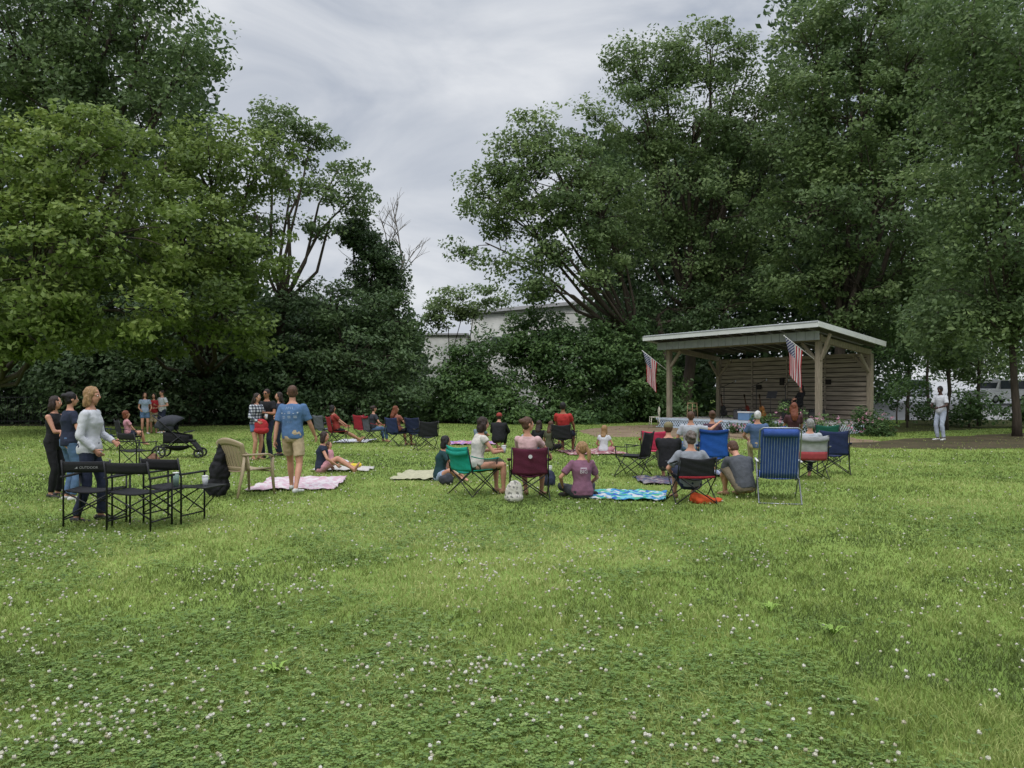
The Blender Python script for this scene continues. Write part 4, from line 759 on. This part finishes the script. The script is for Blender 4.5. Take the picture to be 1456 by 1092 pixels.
def br(p,d,L,r,k):
    q=p+d*L*.5+V((random.uniform(-.1,.1),0,random.uniform(0,.1)))*L; e=q+(d+V((random.uniform(-.2,.2),random.uniform(-.2,.2),.1)))*L*.5; m.tube([p,q,e],[r,r*.8,r*.6],5)
    if k>0:
        for i in range(3): br(p.lerp(e,random.uniform(.45,1)),(d+V((random.uniform(-.9,.9),random.uniform(-.6,.6),random.uniform(-.1,.7)))).normalized(),L*.64,r*.58,k-1)
br(V((0,0,0)),V((-.05,0,1)),6.,.14,0); br(V((-.3,0,5.6)),V((.2,0,1)),3.4,.10,4); br(V((-.3,0,5.4)),V((-.7,0,.8)).normalized(),2.8,.08,3); m.build('trunk',BARKL,o,True)
sp=[(-70,520,80),(30,530,70),(110,520,70),(190,530,70),(270,520,75),(350,540,70),(410,560,55)]
for i,(px,py,rr) in enumerate(sp):
    D=40.6+1.2*(i%2); tree('shrub',['dark shrub at far left edge of the tree line','dark shrub behind the metal fence','dark shrub right of the metal fence','dark shrub behind the family standing at left','dark shrub left of the plaid shirted woman','dark shrub behind the plaid shirted woman','dark shrub right of the plaid shirted woman by the evergreen'][i],T(px,D),[(px,py,rr,60,D),(px+15,586,rr*.9,26,D-.6),(px-20,470,rr*.9,55,D+1),(px+rr*.6,520,rr,60,D+2.5)],'dark',.08,.26,.9,1.05,75,group='shrubs along the left tree line',cat='shrub',trunkname='stem',crownname='foliage',tb=.34)
tree('distant_tree','pale green small tree behind the white building',T(645,60),[(650,432,36,22,60),(626,445,22,22,60),(690,422,30,16,60)],'mid',.15,.28,.8,1.0,70,tb=.5)
for i,(px,py,rx,ry,D) in enumerate([(648,548,32,46,43),(695,524,50,50,43),(768,486,44,54,43.5),(700,580,70,30,41.5),(825,530,60,70,43),(885,520,48,68,43.5),(800,590,60,25,41.5),(925,560,45,45,44),(616,572,26,44,44)]):
    tree('vine_thicket',['leafy thicket below the white low wing','leafy thicket in front of the white wall','tall vine mound rising over the building','low leafy thicket at the lawn edge in the middle','leafy thicket left of the leaning trunks','tall thicket left of the stage shelter','low thicket behind the man in red tee','thicket directly behind the left stage post','lowest tuft of thicket beside the gap'][i],T(px,D),[(px,py,rx,ry,D),(px+rx*.4,py+ry*.35,rx*.8,ry*.7,D-.7),(px-rx*.4,py-ry*.1,rx*.6,ry*.7,D-.3)],'vine',.07,.22,.7,1.0,80,group='vine thickets along the middle tree line',cat='shrub',trunkname='stem',crownname='foliage',tb=.40)
tree('rounded_tree','lower rounded tree left of the tallest right hand tree',T(910,44),[(700,285,44,46,43),(690,345,42,34,42.5),(735,235,40,40,43),(770,200,44,44,43.5),(830,190,48,48,44),(800,260,66,60,42),(750,320,60,46,42),(850,290,60,60,43),(725,372,44,24,42),(800,355,56,36,42),(875,350,46,44,43),(765,408,34,18,42),(835,402,30,16,42)],'mid',.3,.23,.8,1.0,80,tb=.42,gap=-.18,leanto=(XX(900,44),44,5.2))
tree('tall_tree','tallest tree rising behind the stage shelter',T(975,47),[(905,100,40,42,47),(945,85,46,42,47),(1010,70,50,46,47),(1050,95,44,56,47),(920,175,60,55,46),(990,165,66,60,46),(1060,190,60,60,47),(950,270,70,60,46),(1030,290,75,70,46),(900,340,44,40,46),(975,370,60,40,46),(1060,380,60,50,46),(1100,110,35,50,48),(1095,250,50,70,48)],'mid',.36,.23,.82,1.05,80,tb=.38,gap=-.2,fork=.4)
tree('slender_tree','slender tree with forked trunk behind the left half of the shelter',T(985,45),[(900,425,35,30,45),(960,440,60,30,45),(1040,440,60,40,45)],'dark',.2,.22,.8,1.0,80,tb=.5,leanto=(XX(935,45),45,6))
tree('broad_tree','broad tree overhanging the right end of the shelter',T(1180,42),[(1160,60,52,70,42),(1220,30,70,80,42),(1140,170,60,70,42),(1210,160,80,80,41),(1290,90,70,90,41),(1160,290,76,70,41),(1250,280,84,80,40),(1150,400,80,50,42),(1230,410,90,50,41),(1320,200,60,80,41),(1310,370,60,70,41),(1340,110,60,90,42),(1345,290,50,60,42)],'mid',.34,.24,.85,1.0,80,tb=.34,gap=-.22)
tree('large_tree','large dark tree with thick trunk at the far right edge',T(1446,29),[(1380,20,80,70,29),(1450,60,90,90,28),(1380,140,70,70,29),(1450,220,80,80,28),(1370,280,66,70,29.5),(1430,340,70,60,28.5),(1350,410,60,44,30),(1500,420,70,80,28),(1530,200,80,120,28),(1400,460,56,30,29),(1335,465,44,30,30.5),(1460,450,50,36,29.5),(1400,390,60,50,29.5),(1430,140,60,60,29.5),(1465,505,34,18,29)],'mid',.14,.2,.85,1.0,84,tb=.28,gap=-.22,fork=.45,flat=.7)
for i,(px,D,h) in enumerate([(1345,34,440),(1392,38,460),(1290,44,430),(1320,48,420)]):
    tree('young_tree',['thin tree behind the man in white tee','thin tree between the man in white tee and the right edge','thin tree right of the shelter roof','thin tree further back right of the shelter'][i],T(px,D),[(px,h,45,40,D),(px+20,h-50,50,40,D),(px-20,h+40,38,26,D),(px+10,h+62,30,18,D)],'mid',.09,.2,.8,1.0,75,tb=.30,gap=-.15,fork=.7,flat=.75)
for i,(px,py,rx,ry,D) in enumerate([(1290,565,32,26,36),(1378,578,26,18,36),(1448,580,24,14,36),(1330,590,30,10,38),(1275,500,30,50,40)]):
    tree('bush',['bush right of the shelter','loose bush right of the man in white tee','bush at right edge below the large tree','low bush behind the man in white tee','tall bush by the back right shelter post'][i],T(px,D),[(px,py,rx,ry,D),(px+14,py+10,rx*.7,ry*.8,D-.4)],'vine',.04,.18,.5,.7,50,cat='shrub',trunkname='stem',crownname='foliage',tb=.45,gap=-.05,flat=.8)
PF=leafmat('petal',(.5,.2,.3),(.6,.3,.4),(.65,.5,.55)); 
for i,(a,b_,w,h) in enumerate([(7.5,-.5,1.1,.7),(8.8,-.5,1.3,1.05),(9.9,.4,1.2,.75),(10.4,2.0,1.1,.95),(6.5,-.9,.6,.4)]):
    p=W(a,b_); D=p[1]; s=F/D; px=728+p[0]*s; o=tree('garden_shrub',['flowering garden shrub before the right part of the deck','tall garden shrub at the right front shelter post','garden shrub at the right corner of the deck','garden shrub along the right side of the deck','smallest garden shrub in front of the deck'][i],(p[0],p[1]),[(px,HY-(h*.5-CH)*s,w*.5*s,h*.45*s,D),(px+w*.35*s,HY-(h*.3-CH)*s,w*.4*s,h*.3*s,D-.3),(px-w*.25*s,HY-(h*.8-CH)*s,w*.2*s,h*.3*s,D)],'vine',.02,.11,.24,.8,48,cat='shrub',trunkname='stem',crownname='foliage',tb=.45,gap=-.15,flat=.9)
    C=np.array([[random.uniform(-w*.6,w*.6),random.uniform(-.9,.3),random.uniform(.2,h)] for k in range(18)]); q,ti=leaf_geo(C,np.full((18,3),.05),6,.08,np.full(18,.5)); link('flowers',mesh_np('flowers',q,4,[PF],ti),o)
C=[];R=[];Tn=[]
for px0,px1,yt,D0,n,zb in((-420,370,330,52,1400,0),(370,585,445,52,420,0),(-420,300,60,50,700,8),(840,1260,200,56,1200,0),(1110,1900,-40,50,1300,6),(1240,1900,330,52,420,3.6),(900,1000,500,50,120,0),(1180,2100,440,112,900,0)):
    for k in range(n):
        D=D0+rng.random()*9; px=rng.uniform(px0,px1); z=rng.random()**.9*(ZZ(yt,D)+1.5*nz((px*.02,0,3),1.))
        if z<zb: continue
        s=1.5 if D<100 else 2.6
        C.append((XX(px,D),D,z+.3+(2.5 if D>100 else 0))); R.append((s,s,s*.8)); Tn.append(.36+.15*rng.normal())
q,ti=leaf_geo(np.array(C),np.array(R),46,.5,np.array(Tn),upw=.5); LEAFN+=len(ti)
o=bpy.data.objects.new('woodland',mesh_np('woodland',q,4,[LM['dark']],ti)); col.objects.link(o); tag(o,'dense dark woodland filling in behind the tree line','woodland',kind='stuff')
print('leaves',LEAFN,time.time()-T0)
# ---------------------------------------------------------------- grass
def inpoly(x,y,P_):
    c=np.zeros(len(x),bool); n=len(P_); j=n-1
    for i in range(n):
        xi,yi=P_[i];xj,yj=P_[j]
        if abs(yj-yi)>1e-9: c^=((yi>y)!=(yj>y))&(x<(xj-xi)*(y-yi)/(yj-yi)+xi)
        j=i
    return c
def keep(x,y):
    k=np.ones(len(x),bool)
    for cx,cy,a,b_,r in RECTS:
        dx=x-cx;dy=y-cy; u=dx*math.cos(r)+dy*math.sin(r); v=-dx*math.sin(r)+dy*math.cos(r); k&=~((abs(u)<a-.03)&(abs(v)<b_-.03))
    for P_ in POLY: k&=~(inpoly(x,y,P_)&(rng.random(len(x))<.94))
    dx=x-SO.x;dy=y-SO.y;u=dx*SU.x+dy*SU.y;v=dx*SV.x+dy*SV.y; k&=~((u>.4)&(u<9.4)&(v>.5)&(v<4.6)); return k
def vnoise(x,y,s,seed):
    g=np.random.default_rng(seed).random((256,256)); X_=x*s+1000;Y_=y*s+1000; i=np.floor(X_).astype(int);j=np.floor(Y_).astype(int); fx=X_-i;fy=Y_-j; fx=fx*fx*(3-2*fx);fy=fy*fy*(3-2*fy)
    a=g[i%256,j%256];b=g[(i+1)%256,j%256];c=g[i%256,(j+1)%256];d=g[(i+1)%256,(j+1)%256]; return (a*(1-fx)+b*fx)*(1-fy)+(c*(1-fx)+d*fx)*fy
def patchy(x,y): return .5*vnoise(x,y,.45,1)+.3*vnoise(x,y,1.3,2)+.2*vnoise(x,y,4.,3)
def sample(n,d0,d1,w=.86):
    D=np.exp(rng.uniform(math.log(d0),math.log(d1),n)); x=rng.uniform(-w,w,n)*D; return x,D
GL=leafmat('grass_blades',(.095,.135,.035),(.215,.278,.065),(.39,.43,.15),.3,.65)
N=380000; x,y=sample(N,2.7,41); k=keep(x,y); x=x[k];y=y[k]; n=len(x)
pt=patchy(x,y); hgt=(.018+.030*rng.random(n))*(.6+.9*vnoise(x,y,2.6,5)); wd=.0028*(y/4)**.85*(.7+.6*rng.random(n)); a=rng.uniform(0,2*math.pi,n); la=rng.uniform(0,2*math.pi,n); ll=hgt*rng.uniform(.2,1.3,n)
wx=np.cos(a)*wd;wy=np.sin(a)*wd; lx=np.cos(la)*ll;ly=np.sin(la)*ll; z0=np.zeros(n)
p=lambda X_,Y_,Z_:np.stack([X_,Y_,Z_],1)
A=p(x-wx,y-wy,z0);B=p(x+wx,y+wy,z0);C1=p(x+wx*.8+lx*.35,y+wy*.8+ly*.35,hgt*.65);D1=p(x-wx*.8+lx*.35,y-wy*.8+ly*.35,hgt*.65);E=p(x+lx,y+ly,hgt)
E2=p(x+lx+wx*.1,y+ly+wy*.1,hgt)
q=np.stack([A,B,C1,D1,D1,C1,E2,E],1).reshape(-1,3); ti=np.clip(.5+(pt-.5)*1.8+(vnoise(x,y,9.,8)-.5)*.4+rng.normal(size=n)*.17,0,1)
o=bpy.data.objects.new('grass',mesh_np('grass',q,4,[GL],np.repeat(ti,2))); col.objects.link(o); tag(o,'short green lawn grass with lighter and darker patches','grass',kind='stuff')
CL=leafmat('clover_leaf',(.07,.13,.035),(.14,.225,.05),(.23,.31,.09),.25)
x,y=sample(75000,2.7,18); k=keep(x,y)&(patchy(x+50,y)+rng.normal(size=len(x))*.04<.50); x=x[k];y=y[k]; n=len(x); h=rng.uniform(.018,.045,n); rr=rng.uniform(.007,.012,n)*(y/4)**.35; a0=rng.uniform(0,6.28,n); Q=[]
for j in range(3):
    a=a0+j*2.094; cx=x+np.cos(a)*rr;cy=y+np.sin(a)*rr; tx=np.cos(a)*rr*.95;ty=np.sin(a)*rr*.95; zz=h+rng.normal(size=n)*.003
    Q.append(np.stack([p(cx-tx,cy-ty,zz),p(cx+ty,cy-tx,zz+rr*.3),p(cx+tx,cy+ty,zz+rr*.15),p(cx-ty,cy+tx,zz+rr*.3)],1))
q=np.stack(Q,1).reshape(-1,3); ti=np.repeat(np.clip(.5+rng.normal(size=n)*.25,0,1),3)
o=bpy.data.objects.new('clover',mesh_np('clover',q,4,[CL],ti)); col.objects.link(o); tag(o,'patches of low three leaved clover in the lawn','clover',kind='stuff')
x,y=sample(22000,2.8,26); cl=np.clip((vnoise(x,y,.9,9)-.28)*2.2,0,1)*np.clip((vnoise(x,y,3.3,19)-.1)*1.5,0,1); pr=np.clip(.05+.8*cl*np.where(x<.12*y,1,.5)*np.where(y<9,1,.6),0,1); k=keep(x,y)&(rng.random(len(x))<pr); x=x[k];y=y[k]; n=len(x)
t=(1+5**.5)/2; iv=np.array([(-1,t,0),(1,t,0),(-1,-t,0),(1,-t,0),(0,-1,t),(0,1,t),(0,-1,-t),(0,1,-t),(t,0,-1),(t,0,1),(-t,0,-1),(-t,0,1)],float); iv/=np.linalg.norm(iv[0])
it=np.array([(0,11,5),(0,5,1),(0,1,7),(0,7,10),(0,10,11),(1,5,9),(5,11,4),(11,10,2),(10,7,6),(7,1,8),(3,9,4),(3,4,2),(3,2,6),(3,6,8),(3,8,9),(4,9,5),(2,4,11),(6,2,10),(8,6,7),(9,8,1)])
r=rng.uniform(.0055,.012,n)*(1+.035*(y-3)); hz=rng.uniform(.038,.07,n); ic=iv[it].reshape(1,60,3)*r[:,None,None]*np.array([1,1,.85])*(1+rng.normal(size=(n,60,1))*.15)+p(x,y,hz)[:,None,:]
q=ic.reshape(-1,3); o=bpy.data.objects.new('clover_flowers',mesh_np('clover_flowers',q,3,[leafmat('clover_flower',(.38,.34,.22),(.54,.52,.42),(.62,.60,.54),.15)],np.repeat(rng.random(n),20))); col.objects.link(o); tag(o,'white clover flower heads scattered through the lawn','clover flowers',kind='stuff')
print('flowers',n)
for i,(px,py) in enumerate([(392,962),(1095,872),(655,806),(1185,905)]):
    X0,Y0=G(px,py); m=MB()
    for k in range(11):
        a=random.uniform(0,6.28);L_=random.uniform(.06,.13); d=V((math.cos(a),math.sin(a),0)); s_=V((-d.y,d.x,0))*.010; m.add([-s_*.4,s_*.4,d*L_*.5+s_+V((0,0,.055)),d*L_*.5-s_+V((0,0,.055)),d*L_+V((0,0,.055))],[(0,1,2,3),(3,2,4)])
    w=m.build('weed_tuft',mat('weed_green',srgb(122,150,66),.6,.15)); w.location=(X0,Y0,.01); tag(w,['broad leaved weed rosette at lower left foreground','broad leaved weed rosette at right foreground','broad leaved weed rosette near the middle of the lawn','broad leaved weed rosette furthest right in the foreground'][i],'plant','weed rosettes in the lawn')
print('grass',n,time.time()-T0)
# ---------------------------------------------------------------- world, sun, camera
w=bpy.data.worlds.new('World'); bpy.context.scene.world=w; w.use_nodes=True; nt=w.node_tree; L=nt.links; bg=nt.nodes['Background']
sk=nt.nodes.new('ShaderNodeTexSky'); sk.sky_type='NISHITA'; sk.sun_disc=False; sk.sun_elevation=math.radians(55); sk.sun_rotation=math.radians(200); sk.dust_density=3
s1=nt.nodes.new('ShaderNodeVectorMath'); s1.operation='SCALE'; s1.inputs['Scale'].default_value=.08; L.new(sk.outputs[0],s1.inputs[0])
tc=nt.nodes.new('ShaderNodeTexCoord'); mp=nt.nodes.new('ShaderNodeMapping'); mp.inputs['Scale'].default_value=(1,1,2.0); mp.inputs['Location'].default_value=(.75,.2,.4); L.new(tc.outputs['Generated'],mp.inputs[0])
nzn=nt.nodes.new('ShaderNodeTexNoise'); nzn.inputs['Scale'].default_value=3.6; nzn.inputs['Detail'].default_value=7; nzn.inputs['Roughness'].default_value=.52; nzn.inputs['Distortion'].default_value=.5; L.new(mp.outputs[0],nzn.inputs['Vector'])
cr=nt.nodes.new('ShaderNodeValToRGB'); cr.color_ramp.elements[0].position=.36; cr.color_ramp.elements[1].position=.64; cr.color_ramp.elements[0].color=(*srgb(172,181,196),1); cr.color_ramp.elements[1].color=(*srgb(230,233,238),1); L.new(nzn.outputs[0],cr.inputs[0])
sp=nt.nodes.new('ShaderNodeSeparateXYZ'); L.new(tc.outputs['Generated'],sp.inputs[0]); mr=nt.nodes.new('ShaderNodeMapRange'); mr.inputs[1].default_value=.46; mr.inputs[2].default_value=.95; mr.inputs[3].default_value=1.; mr.inputs[4].default_value=3.8; L.new(sp.outputs[2],mr.inputs[0])
s2=nt.nodes.new('ShaderNodeVectorMath'); s2.operation='SCALE'; L.new(cr.outputs[0],s2.inputs[0]); L.new(mr.outputs[0],s2.inputs['Scale'])
mx=nt.nodes.new('ShaderNodeMix'); mx.data_type='RGBA'; mx.inputs['Factor'].default_value=.94; L.new(s1.outputs[0],mx.inputs[6]); L.new(s2.outputs[0],mx.inputs[7]); L.new(mx.outputs[2],bg.inputs[0]); bg.inputs[1].default_value=1.
sl=bpy.data.lights.new('sun','SUN'); sl.energy=1.5; sl.angle=math.radians(25); sl.color=(1,.97,.92); so=bpy.data.objects.new('sun',sl); col.objects.link(so); so.rotation_euler=(math.radians(36),math.radians(-14),0)
cd=bpy.data.cameras.new('camera'); cd.sensor_width=36; cd.lens=36*F/1456; cd.clip_end=2000; cd.shift_y=(HY-546)/1456; co=bpy.data.objects.new('camera',cd); col.objects.link(co); co.location=(0,0,CH); co.rotation_euler=(math.pi/2,0,0); bpy.context.scene.camera=co
vs=bpy.context.scene.view_settings; vs.view_transform='Standard'; vs.look='None'; vs.exposure=0
print('total',time.time()-T0)
